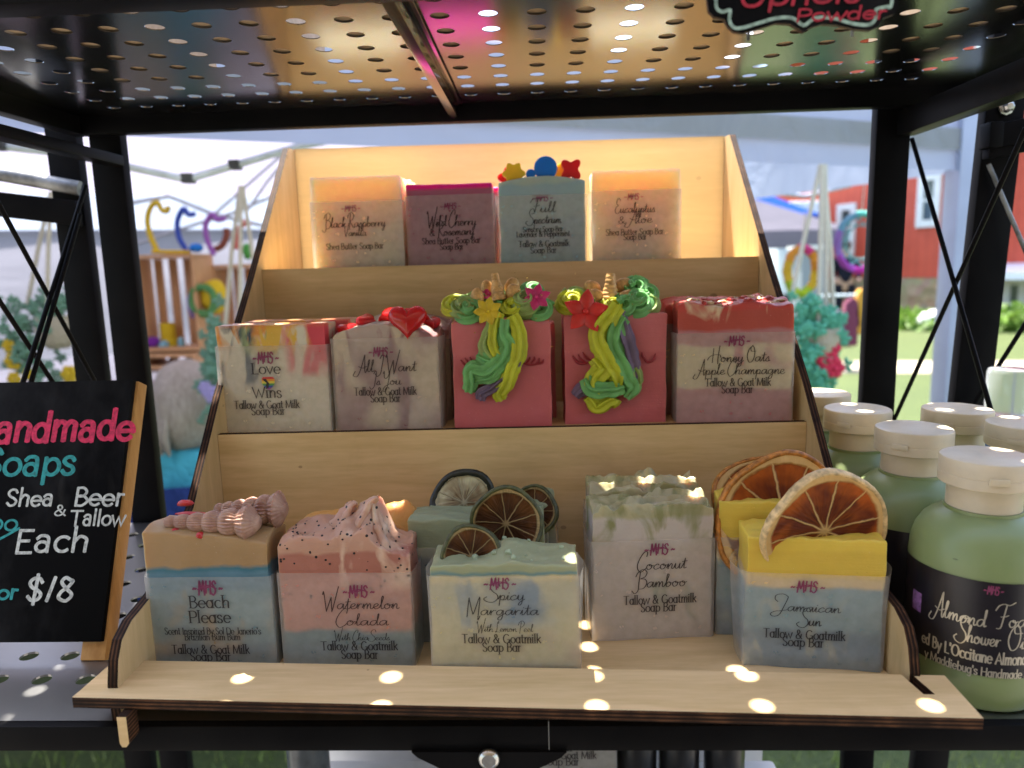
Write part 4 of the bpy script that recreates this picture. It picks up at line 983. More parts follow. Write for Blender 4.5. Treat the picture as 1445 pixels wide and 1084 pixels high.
def flower(parent, c, R0, npet, mat, facing, spin=0.0, pointed=True, name='flower'):
    mb = MB(); rot = facing
    for k in range(npet):
        a = 2 * math.pi * k / npet + spin
        rm = Matrix.Rotation(a, 3, 'Z'); n = 9; vs = []; fs = []
        for i in range(n + 1):
            t = i / n; w_ = R0 * .37 * math.sin(math.pi * min(1, .12 + t * .88)) ** .8 * (1.0 if not pointed else (1 - t * .25)); w_ = max(w_, .0001)
            for j in range(8):
                b = 2 * math.pi * j / 8
                vs.append(rot @ (rm @ Vector((R0 * t, w_ * math.cos(b), R0 * (.10 + .16 * t) + w_ * .42 * math.sin(b) - (R0 * .05 if abs(math.cos(b)) < .3 and math.sin(b) > 0 else 0)))))
        for i in range(n):
            for j in range(8): fs.append((i*8+j, i*8+(j+1) % 8, (i+1)*8+(j+1) % 8, (i+1)*8+j))
        fs.append(tuple(n*8 + j for j in range(8))); mb.add(vs, fs)
    mb.blob(rot @ Vector((0, 0, R0 * .26)), R0 * .13, 6, 8)
    return mb.build(name, mat, parent, 60, loc=c)
def unicorn(label, PL, PR, H, seed, strands, flowers, swirls, ears, horn, lashes):
    s = soap(label, PL, PR, ZM, H, .027, 0, um, nf(5, .0007, seed), seed)
    yf = PL[1]
    def L(px, py, d=0.0):
        q = on_plane(px, py, s.P - Vector((0, 1, 0)) * (-d), Vector((0, -1, 0))) - s.P; return Vector((q.dot(s.ex), q.dot(-s.n), q.z))
    for (nm, mat, rad, pts, lob, tw) in strands:
        mb = MB(); p = cr([tuple(L(a, b, -d)) for a, b, d in pts], 9); n = len(p)
        p = [q + Vector((.0004 * math.sin(i * .33 + seed + rad * 4000), 0, .0004 * math.cos(i * .4))) for i, q in enumerate(p)]
        mb.tube(p, [rad * (0.55 + .45 * math.sin(math.pi * min(1, .18 + .72 * i / n))) * 1.12 * (1 + .22 * noise.noise(Vector((i * .22, seed, rad * 900)))) for i in range(n)], 44, lobes=6, amp=.26, twist=tw * .8)
        mb.build(nm, mat, s.root, 60)
    for (mat, px, py, d, r0, turns, yaw) in swirls:
        mb = MB(); c = L(px, py, d); pts = []; rr = []
        for i in range(46):
            t = i / 45; a = yaw + t * turns * 2 * math.pi; q = r0 * (1 - .62 * t)
            pts.append(c + Matrix.Rotation(R_(48), 3, 'X') @ Vector((q * math.cos(a), q * math.sin(a), -r0 * .25 + t * r0 * 1.05))); rr.append(r0 * .58 * (1 - .55 * t))
        mb.tube(pts, rr, 32, lobes=5, amp=.28, twist=.10); mb.build('icing_swirl', mat, s.root, 60)
    for (mat, px, py, d, r0, k, spin, tilt, pt) in flowers:
        flower(s.root, L(px, py, d), r0, k, mat, face_cam(tilt), spin, pt)
    for (px, py, d, sx, sz, a) in ears:
        mb = MB().blob((0, 0, 0), (sx, sx * .55, sz), 10, 14, .06, 1.5, rot=Matrix.Rotation(a, 3, 'Y')); mb.build('petal', gold_i, s.root, 60, loc=L(px, py, d))
    for (x0, y0, x1, y1, d, r0) in horn:
        a, b = L(x0, y0, d), L(x1, y1, d + .003); mb = MB(); n = 60
        mb.tube([a + (b - a) * (i / n) for i in range(n + 1)], [r0 * 1.3 * (1 - .62 * i / n) * (1 + .035 * math.sin(i * .95)) for i in range(n + 1)], 16, lobes=2, amp=.06, twist=.22)
        mb.build('horn', gold_i, s.root, 60)
    g = MB()
    for k in range(60):
        px, py = rnd.gauss(swirls[0][1] + 60, 34), rnd.gauss(swirls[0][2] + 6, 26)
        g.blob(L(px, py, rnd.uniform(-.004, .008)), rnd.uniform(.0002, .00045), 4, 5)
    g.build('glitter', glit, s.root)
    for pts in lashes:
        mb = MB(); p = cr([tuple(L(a, b, -.0001)) for a, b in pts], 6); n = len(p)
        mb.tube(p, [.00075 * math.sin(math.pi * (.12 + .83 * i / n)) + .00008 for i in range(n)], 8)
        mb.build('eyelash', lash_m, s.root, 60)
    return s
pink_f = flat((.62, .03, .17), .42, .15, 120, 'pink_flower_soap', Subsurface_Weight=.3, Subsurface_Radius=(1, .2, .4), Subsurface_Scale=.004)
yel_f = flat((.62, .44, .015), .42, .15, 120, 'yellow_flower_soap'); red_f = flat((.62, .025, .02), .42, .15, 120, 'red_flower_soap', Subsurface_Weight=.3, Subsurface_Radius=(1, .2, .2), Subsurface_Scale=.004)
Y1 = .158
PLu = (at_y(640, 540, Y1).x, Y1); PRu = (at_y(778, 540, Y1).x, Y1 + .0005)
Hu = at_y(690, 454, Y1).z - ZM
unicorn('pink unicorn soap bar with a pink and a yellow flower and green icing mane', PLu, PRu, Hu, 21,
  [('mane', sage_i, .0040, [(700,448,.001),(692,470,.002),(688,490,.003),(697,508,.003),(690,522,.003),(670,535,.002)], 6, .1),
   ('mane', lime_i, .0036, [(706,442,.004),(698,462,.004),(697,485,.005),(704,503,.004),(700,515,.004)], 5, .12),
   ('mane', green_i, .0046, [(712,452,.004),(711,470,.005),(716,490,.005),(706,512,.006),(688,524,.006),(668,522,.005),(664,538,.004),(662,552,.002)], 6, .15),
   ('mane', green_i, .0038, [(676,502,.002),(688,508,.004),(700,520,.005),(690,532,.006),(672,536,.004)], 6, .15),
   ('mane', purp_i, .0034, [(726,466,.002),(731,488,.003),(728,512,.004),(714,532,.004),(696,545,.004),(680,555,.003),(678,563,.002)], 5, .1),
   ('mane', lime_i, .0044, [(722,446,.004),(732,468,.004),(731,492,.005),(724,515,.006),(716,535,.006),(706,553,.004),(708,563,.003)], 6, .14)],
  [(pink_f, 757, 421, .0022, .0096, 6, .3, R_(24), True), (yel_f, 689, 440, -.0045, .0096, 7, .5, R_(14), True), (pink_f, 686, 417, .012, .005, 5, .2, R_(40), False)],
  [(sage_i, 655, 436, .006, .0072, 1.6, .4), (green_i, 664, 440, .004, .0070, 1.5, 2.6), (lime_i, 642, 434, .010, .0068, 1.3, 1.0), (sage_i, 676, 428, .013, .0070, 1.5, 2.0), (green_i, 712, 432, .012, .0072, 1.5, 1.2), (sage_i, 742, 428, .006, .0078, 1.6, 3.0), (green_i, 764, 440, .006, .0070, 1.5, .6), (lime_i, 724, 436, .004, .0062, 1.4, .2), (green_i, 752, 414, .020, .0066, 1.4, 1.9), (sage_i, 700, 424, .018, .0066, 1.4, .9)],
  [(674, 420, .008, .0042, .0066, -.1), (688, 409, .016, .0042, .0066, -.2), (722, 404, .016, .0046, .0060, .5), (724, 412, .009, .0050, .0058, .5)],
  [(704, 424, 698, 386, .009, .0042)],
  [[(650,508),(656,515),(664,518)], [(656,505),(661,513),(668,517)], [(663,504),(667,512),(673,515)], [(736,512),(748,515),(760,514)], [(749,513),(754,508),(754,503)], [(755,514),(760,510),(761,505)], [(758,514),(765,512),(767,507)], [(742,513),(747,508),(748,504)]])
n_gc = MB()
Y2 = .1645
PLv = (at_y(797, 540, Y2).x, Y2); PRv = (at_y(940, 540, Y2 + .002).x, Y2 + .002)
Hv = at_y(860, 444, Y2).z - ZM
unicorn('pink unicorn soap bar with a big red flower and a long lime and green mane', PLv, PRv, Hv, 22,
  [('mane', purp_i, .0046, [(872,440,.001),(880,470,.002),(886,495,.002),(893,518,.002),(888,535,.002)], 5, .06),
   ('mane', lime_i, .0052, [(872,432,.004),(858,448,.005),(846,470,.005),(850,492,.005),(860,510,.005),(868,528,.005),(872,545,.004)], 6, .08),
   ('mane', green_i, .0050, [(880,448,.003),(868,464,.004),(866,486,.004),(874,506,.004),(884,528,.004),(892,545,.004),(882,558,.003)], 6, .08),
   ('mane', sage_i, .0042, [(892,520,.002),(897,532,.002),(894,545,.002),(884,558,.002)], 5, .1),
   ('mane', lime_i, .0050, [(842,506,.003),(850,520,.005),(840,533,.005),(836,545,.004),(846,560,.004)], 6, .2),
   ('mane', purp_i, .0036, [(836,535,.002),(824,546,.002),(812,559,.002)], 5, .1),
   ('mane', green_i, .0046, [(826,534,.005),(838,548,.006),(860,550,.006),(880,546,.005)], 6, .1),
   ('mane', lime_i, .0040, [(830,560,.004),(842,574,.004),(862,566,.004),(868,562,.004)], 6, .2)],
  [(red_f, 826, 441, -.0048, .0150, 5, 1.45, R_(12), True)],
  [(lime_i, 806, 430, .010, .0078, 1.5, .6), (sage_i, 812, 422, .016, .0072, 1.5, 2.2), (green_i, 842, 430, .012, .0068, 1.4, 1.0), (green_i, 880, 434, .006, .0078, 1.5, .3), (green_i, 900, 428, .008, .0080, 1.6, 2.4), (sage_i, 914, 432, .010, .0072, 1.5, 1.2), (green_i, 897, 408, .018, .0072, 1.5, .5), (green_i, 912, 416, .016, .0066, 1.4, 2.5), (lime_i, 864, 434, .004, .0058, 1.3, 1.5)],
  [(836, 406, .018, .0062, .0046, .5), (841, 419, .011, .0070, .0052, .4), (878, 403, .018, .0066, .0048, -.5), (883, 420, .010, .0068, .0048, -.5)],
  [(860, 440, 862, 386, .010, .0056)],
  [[(808,503),(815,512),(826,513),(838,508)], [(808,502),(812,508),(820,513)], [(816,500),(819,507),(827,512)], [(822,497),(826,504),(834,509)], [(908,505),(914,511),(922,510)], [(906,497),(907,503),(912,508)], [(925,499),(923,506),(918,511)]])
for (nm, P0, P1, H_, sd_) in (('second pink soap bar partly hidden behind the bar with the pink flower', PLu, PRu, Hu, 23), ('second pink soap bar partly hidden behind the bar with the red flower', PLv, PRv, Hv, 24)):
    soap(nm, (P0[0] + .0035, P0[1] + .029), (P1[0] + .0035, P1[1] + .029), ZM, H_ - .004, .024, 0, um, nf(5, .0007, sd_), sd_)

# ---- top tier
ZT3 = .2145; Y3 = .258
def topbar(label, xl_, xr_, ypx, laby, mat, top, seed, lines, back, dy=0.0):
    y = Y3 + dy; a, b = at_y(xl_, 330, y), at_y(xr_, 330, y + .0006); H_ = at_y((xl_ + xr_) / 2, ypx, y).z - ZT3
    s = soap(label, (a.x, y), (b.x, y + .0006), ZT3, H_, .027, at_y((xl_ + xr_) / 2, laby, y).z - ZT3, mat, top, seed, lines)
    if back: soap(back, (a.x + .0035, y + .0300), (b.x + .0035, y + .0302), ZT3, H_ - .0005, .026, H_ - .014, mat, top, seed + 40)
    return s
HT_ = .072
cream = soap_mat('ivory_soap', [(0, (.78, .68, .52)), (.62, (.80, .70, .53)), (.75, (.86, .70, .46))], HT_, .003, 40, [((.12, .10, .14), 30, .74, .2, .8)], sss=1.0, sscale=.06, glow=.15)
topbar('plain ivory soap bar at the left end of the top tier', 442, 568, 249, 284, cream, nf(5, .0006, 31), 31,
    [('L', '', 482, 509, 299, 9), ('S', 'Black Raspberry', 459, 544, 321.6, 6), ('S', 'Vanilla', 485, 517, 333.5, 5.2), ('R', 'Shea Butter Soap Bar', 460.7, 542, 352.8, 5.6)], 'second ivory soap bar behind the leftmost one of the top tier')
wildm = soap_mat('plum_soap', [(0, (.34, .12, .19)), (.70, (.36, .12, .19)), (.845, (.60, .008, .27))], HT_, .0006, 40, sss=.7, sscale=.02)
topbar('plum purple soap bar with a magenta top stripe', 576, 696, 259, 275, wildm, nf(5, .0005, 32), 32,
    [('L', '', 621.6, 650.6, 296, 9), ('S', 'Wild Cherry', 603, 672, 319.8, 6.4), ('S', '& Rosemary', 606, 669, 333, 6), ('R', 'Shea Butter Soap Bar', 596, 678.5, 345, 5.6), ('R', 'Soap Bar', 621, 654.5, 352.8, 5.6)], 'second magenta topped soap bar behind the plum one', .003)
fullm = soap_mat('pale_teal_soap', [(0, (.24, .44, .54)), (.5, (.30, .50, .56)), (.85, (.40, .55, .50))], HT_, .008, 26, sss=.6, sscale=.02, glow=.15)
full = topbar('pale teal soap bar with coloured puzzle pieces on top', 706, 826, 256, 275, fullm, lambda u, v: .0042 * math.sin(math.pi * u) + .0006 * noise.noise(Vector((u * 6, v * 3, 2))), 33,
    [('L', '', 751, 780.5, 284.5, 9), ('S', 'Full', 749, 784, 300, 6.2), ('S', 'Spectrum', 746, 792, 316, 6), ('R', 'Sensory Soap Bar', 738, 795, 328, 5), ('R', 'Lavender & Peppermint', 729, 804.5, 335.2, 5.2), ('R', 'Tallow & Goatmilk', 732, 804, 349, 5.6), ('R', 'Soap Bar', 748.7, 786, 357.8, 5.6)], None, .001)
topbar('plain ivory soap bar at the right end of the top tier', 837, 959, 240, 268, cream, nf(5, .0006, 34), 34,
    [('L', '', 881, 907.6, 282.5, 9), ('S', 'Eucalyptus', 868, 924, 300.8, 6), ('S', '& Aloe', 872, 920, 315.5, 6), ('R', 'Shea Butter Soap Bar', 855, 937, 332.6, 5.6), ('R', 'Soap Bar', 880, 913, 339, 5.6)], 'second ivory soap bar behind the rightmost one of the top tier', .002)
def puzzle(px, py, d, R0, lob, amp, mat, sx=1.0, nub=None, rot=0.0):
    c = at_y(px, py, full.P.y + d) - full.P; out = []
    for k in range(64):
        a = 2 * math.pi * k / 64; q = R0 * (1 + amp * math.cos(lob * a + rot)); out.append((q * math.cos(a) * sx, q * math.sin(a)))
    mb = MB().prism(out, (c.x, d, c.z), (1, 0, 0), (0, 0, 1), (0, 1, 0), .006)
    if nub: mb.prism([(nub + R0 * .42 * math.cos(2*math.pi*k/20), -R0 * .45 + R0 * .42 * math.sin(2*math.pi*k/20)) for k in range(20)], (c.x, d + .0002, c.z), (1, 0, 0), (0, 0, 1), (0, 1, 0), .0055)
    return mb.build('puzzle_piece', mat, full.root, bevel=.0006)
pz = lambda c, n: flat(c, .35, .05, 100, n, Subsurface_Weight=.5, Subsurface_Radius=(1, 1, .6), Subsurface_Scale=.006)
py_, pb_, pr_ = pz((.85, .56, .03), 'yellow_puzzle_soap'), pz((.01, .20, .70), 'blue_puzzle_soap'), pz((.75, .015, .02), 'red_puzzle_soap')
puzzle(725, 245, .006, .0080, 6, .14, py_); puzzle(770, 237, .006, .0090, 2, .0, pb_, 1.0, -.0115); puzzle(806, 239, .007, .0076, 4, .26, pr_, rot=math.pi)
puzzle(717, 250, .017, .0070, 4, .2, pr_); puzzle(790, 243, .018, .0068, 5, .15, py_)

# ================================================================== BESIDE THE DISPLAY
# chalkboard easel
cb0, cb1 = Vector((-.252, .0575, 0)), Vector((-.252, .1235, .1505))
ev = (cb1 - cb0).normalized(); eu = Vector((1, 0, 0)); en = eu.cross(ev)       # en points to the viewer (-y)
if en.y > 0: en = -en
CB = empty('chalkboard_sign', (-.35, .09, 0), 0, 'black chalkboard easel with handwritten soap prices and a honey coloured wooden edge', 'sign')
Lb = (cb1 - cb0).length; xr_ = .002; WB = .215
frame_m = wood_mat('pine_frame', 'z', (.62, .34, .11), (.45, .22, .065))
def CBP(mb, name, mats, par=CB, **k):
    o = mb.build(name, mats, par, **k)
    if par is CB: o.location = -CB.location
    return o
bk = NT('chalkboard_black'); v_ = bk.co((1, 1, .45)); bk = bk.done(bk.pbr(bk.ramp(bk.noise(22, v_, 5, .65), [(.48, (.0035, .0035, .004)), (.78, (.022, .022, .024))]), .7, Specular_IOR_Level=.06))
zb = on_plane(160, 905, cb0, en) ; vb = (zb - cb0).dot(ev)
CBP(MB().prism([(-WB, vb), (0, vb), (0, Lb), (-WB, Lb)], cb0, eu, ev, en, .0035), 'board', bk, bevel=.0004)
CBP(MB().prism([(-.013, .0005), (.0015, .0005), (.0015, Lb), (-.013, Lb)], cb0 - en * .0002, eu, ev, -en, .010), 'side_stile', frame_m, bevel=.0008)
CBP(MB().prism([(-WB, .0005), (-WB + .014, .0005), (-WB + .014, Lb), (-WB, Lb)], cb0 - en * .0002, eu, ev, -en, .010), 'side_stile', frame_m, bevel=.0008)
CBP(MB().prism([(-WB + .015, Lb - .012), (-.014, Lb - .012), (-.014, Lb), (-WB + .015, Lb)], cb0 - en * .0002, eu, ev, -en, .010), 'top_rail', frame_m, bevel=.0008)
bl0, bl1 = Vector((-.350, .205, .0004)), cb1 + Vector((-.09, .014, -.008))
CBP(MB().tube([bl0, bl1], .005, 4), 'back_leg', frame_m); CBP(MB().tube([bl0 - Vector((.08, 0, 0)), bl1 - Vector((.08, 0, 0))], .005, 4), 'back_leg', frame_m)
chalk = lambda c, n: (lambda t: t.done(t.pbr(t.ramp(t.noise(420, t.co(), 4), [(.3, tuple(x * .45 for x in c)), (.60, c)]), .7)))(NT(n))
ckw, ckp, ckt = chalk((.62, .64, .60), 'white_marker'), chalk((.72, .02, .10), 'pink_marker'), chalk((.02, .33, .33), 'teal_marker')
pf = cb0 + en * .0036
def cbmap(u, v, l): return pf + eu * u + ev * v + en * (.00005 + l)
def cbuv(px, py): q = on_plane(px, py, pf, en) - pf; return q.dot(eu), q.dot(ev)
def chalk_text(lines, mat, nm):
    mb = MB()
    for (tx, xl_, xr_, y_, xh, w_) in lines:
        u0, v0 = cbuv(xl_, y_); u1, _ = cbuv(xr_, y_); h = cbuv(xl_, y_ - xh)[1] - v0
        text(mb, tx.replace('a', '@'), RO, cbmap, u0, u1, v0, h, w_, w_ * .85, cap=True, jitter=.55, slant=.02)
    o = mb.build(nm, mat, CB); o.location = -CB.location
chalk_text([('Handmade', -45, 189, 624, 25, 3.0)], ckp, 'lettering')
chalk_text([('Soaps', -24, 107, 671, 24, 2.5), ('$00', -38, 26, 749, 13, 2.8), ('or', -4, 25, 845, 13, 3.4)], ckt, 'lettering')
chalk_text([('Shea', 8, 76, 714, 15, 2.5), ('&', 76, 94, 728, 10, 2.4), ('Beer', 104, 175, 714, 16, 2.5), ('Tallow', 98, 177, 742, 14, 2.4), ('Each', 20, 126, 780, 21, 2.4), ('$18', 36, 104, 848, 21, 2.6)], ckw, 'lettering')
ul = MB(); u0, v0 = cbuv(-6, 764); u1, v1 = cbuv(27, 746)
ribbon(ul, [Vector((u0, v0, 0)), Vector((u1, v1, 0))], cbmap, 1, 1, .0016, .0014, True); o = ul.build('underline', ckt, CB); o.location = -CB.location

# bottles
GRN = NT('sage_plastic'); v_ = GRN.co(); nz_ = GRN.noise(26, v_, 4)
sc_ = GRN.math('MULTIPLY', GRN.math('LESS_THAN', GRN.n('TexVoronoi', Scale=120.0, Vector=GRN.co((.5, .5, 1.6))).outputs[0], .13), GRN.math('GREATER_THAN', GRN.noise(28, v_, 2), .60))
p_ = GRN.pbr(GRN.mix(GRN.math('MULTIPLY', sc_, .55), GRN.ramp(nz_, [(.3, (.195, .25, .103)), (.7, (.22, .28, .12))]), (.05, .06, .04)), .38, Subsurface_Weight=.35, Subsurface_Radius=(.6, 1, .4), Subsurface_Scale=.010, Normal=GRN.bump(GRN.noise(500, v_, 2), .08, .0004)); GRN = GRN.done(p_)
CAPM = flat((.60, .51, .37), .42, .05, 80, 'cream_plastic', .08, Subsurface_Weight=.3, Subsurface_Radius=(1, .8, .5), Subsurface_Scale=.004)
LBL = flat((.008, .006, .011), .32, .2, 90, 'black_label', .05); SILV = flat((.55, .50, .40), .35, .1, 200, 'foil_ink', .05, Metallic=.6)
RB = .0312
def bottle(x, y, label, rz=0.0, sc=1.0):
    r = empty('shower_bottle', (x, y, .0004), rz, label, 'bottle', 'green cream capped bottles')
    R0 = RB
    pr = [(R0 * .855, 0), (R0 * .942, .0008), (R0 * .99, .004), (R0, .010), (R0, .079), (R0 * .985, .0860), (R0 * .93, .0930), (R0 * .83, .0985), (R0 * .70, .1022), (.0182, .1042), (.0172, .1047), (.0172, .1062)]
    pr = [(a_, b_ - .0135 if b_ > .05 else b_) for a_, b_ in pr]
    MB().lathe(pr, 64).build('body', GRN, r, 40)
    MB().lathe([(.0163, .0928), (.0163, .1037), (.0161, .1039)], 48).build('neck_ring', CAPM, r, 40)
    cp = MB().lathe([(.0155, .1040), (.0196, .1043), (.0203, .1049), (.0203, .1095), (.02015, .1097), (.0201, .1099), (.0203, .1102), (.0203, .1165), (.0199, .1175), (.0189, .1180), (.001, .1180)], 64).build('cap', CAPM, r, 30)
    a = R_(-105); MB().prism([(-.0045, -.0016), (.0045, -.0016), (.0040, .0016), (-.0040, .0016)], (.0202 * math.cos(a), .0202 * math.sin(a), .1099), (-math.sin(a), math.cos(a), 0), (0, 0, 1), (math.cos(a), math.sin(a), 0), .0010).build('thumb_tab', CAPM, cp, bevel=.0004)
    lb = MB(); n = 72
    vs = []; fs = []
    for k in range(n + 1):
        a = R_(-200) + R_(330) * k / n
        for z in (.019, .0655): vs.append(((R0 + .0003) * math.cos(a), (R0 + .0003) * math.sin(a), z))
    for k in range(n): fs.append((2*k, 2*k+2, 2*k+3, 2*k+1))
    l_ = lb.add(vs, fs).build('label', LBL, r, 60)
    r['R0'] = R0; return r, l_
def cylhit(px, py, cx, cy, R0):
    d = ray(px, py); o = CAM
    ax, ay = o.x - cx, o.y - cy; A = d.x**2 + d.y**2; B = 2 * (ax * d.x + ay * d.y); C_ = ax*ax + ay*ay - R0*R0
    t = (-B - math.sqrt(max(0, B*B - 4*A*C_))) / (2 * A); p = o + d * t
    return math.atan2(p.y - cy, p.x - cx), p.z
fb = at_z(1388, 1012, .0)
bx, by = fb.x + .0, .0360
bc_ = at_y(1389, 690, by); bx = bc_.x
b1, l1 = bottle(bx, by, 'frontmost green bottle, black labelled, nearest the right end of the wooden lip')
def bottle_text(cx, cy, lab, root):
    R1 = RB + .00045; mk = MB(); mp_ = MB()
    def mp(u, v, l): a = u / R1; return ((R1 + l) * math.cos(a), (R1 + l) * math.sin(a), v)
    def ln(font, tx, xl_, yl_, xr2, yr2, xh, wt, wn, mbx=mk, lg=False):
        a0, z0 = cylhit(xl_, yl_, cx, cy, R1); a1, z1 = cylhit(xr2, yr2, cx, cy, R1); _, z2 = cylhit(xl_, yl_ - xh, cx, cy, R1)
        z0 -= .0004
        if lg: logo(mbx, mp, a0 * R1, a1 * R1, z0, z2 - z0)
        else: text(mbx, tx, font, mp, a0 * R1, a1 * R1, z0, z2 - z0, wt, wn, slant=.04 if font is SC else 0)
    ln(SC, 'Almond', 1318, 865, 1391, 882, 9, 1.7, 1.0); ln(SC, 'Foam', 1405, 884, 1462, 886, 9, 1.7, 1.0)
    ln(SC, 'Shower', 1352, 902, 1411, 915, 9, 1.7, 1.0); ln(SC, 'Oil', 1420, 916, 1452, 918, 9, 1.7, 1.0)
    ln(RO, "ed By L'Occitane Almond", 1301, 905, 1448, 938, 9, 2.2, 1.5); ln(RO, "y Maddiebug's Handmade Soaps", 1305, 926, 1466, 957, 6.5, 2.2, 1.6)
    ln(SC, '', 1388, 838, 1416, 841, 11, 1, 1, mp_, True)
    mk.build('lettering', SILV, lab); mp_.build('logo', INKP, lab)
bottle_text(bx, by, l1, b1)
tg = MB(); 
for a_, z0_, z1_ in ((cylhit(1293, 875, bx, by, RB + .0004)[0] - .12, .040, .050),):
    R1 = RB + .0004; pts = [(R1 * math.cos(a_ + k * .05), R1 * math.sin(a_ + k * .05)) for k in range(5)]
    tg.add([(x, y, z0_) for x, y in pts] + [(x, y, z1_) for x, y in pts], [(k, k + 1, 6 + k, 5 + k) for k in range(4)])
tg.build('label_patch', flat((.22, .10, .26), .5, .3, 500), l1)
for (px, py, y, lb_) in ((1289, 605, .0985, 'green bottle with its black label turned, behind the frontmost one and against the display'), (1210, 570, .1560, 'green bottle close to the display, third back along the wooden side panel'),
                         (1158, 547, .2150, 'rearmost green bottle half hidden behind the display side panel'), (1350, 577, .1500, 'green bottle in front of the leaning post, in the second line from the display'), (1447, 604, .1050, 'green bottle cut by the right edge of the photo, behind the frontmost one')):
    c_ = at_y(px, py + 12, y); b2, l2 = bottle(c_.x, y, lb_, R_(-30))
    if y < .1: bottle_text_2 = None; mk = MB(); text(mk, 'Almond', SC, lambda u, v, l: (((RB + .00045) + l) * math.cos(u / (RB + .00045)), ((RB + .00045) + l) * math.sin(u / (RB + .00045)), v), (RB + .00045) * R_(-62), (RB + .00045) * R_(-22), .046, .0032, 1.7, 1.0); mk.build('lettering', SILV, l2)
cb_ = at_y(1424, 576, .245)
ck_ = empty('clear_bottle', (cb_.x, .245, .0004), 0, 'small bottle with a clear ribbed cap behind the green bottles', 'bottle')
MB().lathe([(.014, 0), (.0155, .002), (.0155, .078), (.010, .088), (.009, .092)], 40).build('body', flat((.03, .05, .10), .3, .2, 60, 'blue_glass'), ck_, 40)
clr = NT('clear_plastic'); clr = clr.done(clr.pbr((.75, .80, .85), .15, Transmission_Weight=.7))
MB().lathe([(.0165, .0925), (.0165, .125), (.0155, .1275), (.001, .1277)], 48).build('cap', clr, ck_, 40)

# scalloped hanging sign at the top right
sy = -.012
def sp_(px, py): q = at_y(px, py, sy); return (q.x, q.z)
out_px = [(998, -60), (998, 0), (1000, 16), (1008, 24), (1022, 27), (1028, 38), (1036, 45), (1048, 47), (1070, 41), (1095, 33), (1115, 34), (1127, 41), (1134, 46), (1142, 40), (1160, 34), (1180, 35), (1205, 41), (1228, 43), (1240, 38), (1246, 26), (1262, 20), (1268, 10), (1270, -60)]
SG = empty('hanging_sign', (sp_(1134, 0)[0], sy, sp_(1134, 46)[1]), 0, 'black scalloped plaque with mint outline and red handwriting hanging at the top right', 'sign')
oo = [sp_(a, b) for a, b in out_px]
def SGP(mb, n, m, **k): o = mb.build(n, m, SG, **k); o.location = -SG.location; return o
SGP(MB().prism(oo, (0, sy, 0), (1, 0, 0), (0, 0, 1), (0, 1, 0), .0022, 0, 1), 'plaque', [bk, flat((.05, .03, .02), .6)])
ol = MB(); cx_ = sum(p[0] for p in oo) / len(oo)
inn_px = [(1010, -60), (1010, 0), (1012, 13), (1020, 17), (1030, 15), (1029, 28), (1034, 38), (1045, 40), (1070, 33), (1095, 26), (1118, 26), (1134, 36), (1150, 26), (1175, 26), (1205, 34), (1226, 35), (1235, 27), (1236, 14), (1250, 10), (1258, 4), (1259, -60)]
ii = cr([(*sp_(a, b), 0) for a, b in inn_px], 4)
ribbon(ol, ii, lambda u, v, l: (u, sy - .0002 - l, v), 1, 1, .0013, .0013); SGP(ol, 'outline', chalk((.35, .50, .42), 'mint_paint'))
lt = MB()
for tx, a, b, y_, xh in (('Uphols', 1042, 1215, 9, 17), ('Powder', 1122, 1250, 31, 11)):
    (u0, v0), (u1, _), (_, v2) = sp_(a, y_), sp_(b, y_), sp_(a, y_ - xh)
    text(lt, tx, RO, lambda u, v, l: (u, sy - .0003 - l, v), u0, u1, v0, v2 - v0, 3.2, 2.8, cap=True, jitter=.4, slant=.1)
SGP(lt, 'lettering', chalk((.42, .012, .035), 'red_marker'))
SGP(MB().tube([(SG.location.x - .02, sy + .0025, .30), (SG.location.x - .02, sy + .006, .3535), (SG.location.x - .02, .004, .3540)], .0006, 6).tube([(SG.location.x + .02, sy + .0025, .30), (SG.location.x + .02, sy + .006, .3535), (SG.location.x + .02, .004, .3540)], .0006, 6), 'wire', worn)

# trays standing on the upper shelf (seen through its holes)
tw = wood_mat('tray_wood', 'x', (.42, .31, .19), (.30, .21, .12))
def colx(k): return .0015 + k * P_
for (a, b) in ((-11, -9), (-7, -6), (-4, -2), (0, 1), (3, 4), (6, 7), (9, 10)):
    x0, x1 = colx(a) - .0072, colx(b) + .0072
    mb = MB().box((x0, .012, .3427), (x1, .192, .3460)).box((x0, .012, .3462), (x0 + .004, .192, .372)).box((x1 - .004, .012, .3462), (x1, .192, .372)).box((x0 + .0043, .012, .3462), (x1 - .0043, .016, .372)).box((x0 + .0043, .188, .3462), (x1 - .0043, .192, .372))
    o = mb.build('wooden_tray', tw); o.location = (0, 0, 0)
    tag(o, 'wooden tray on the upper shelf, its underside showing through the holes', 'tray', 'trays on the upper shelf')

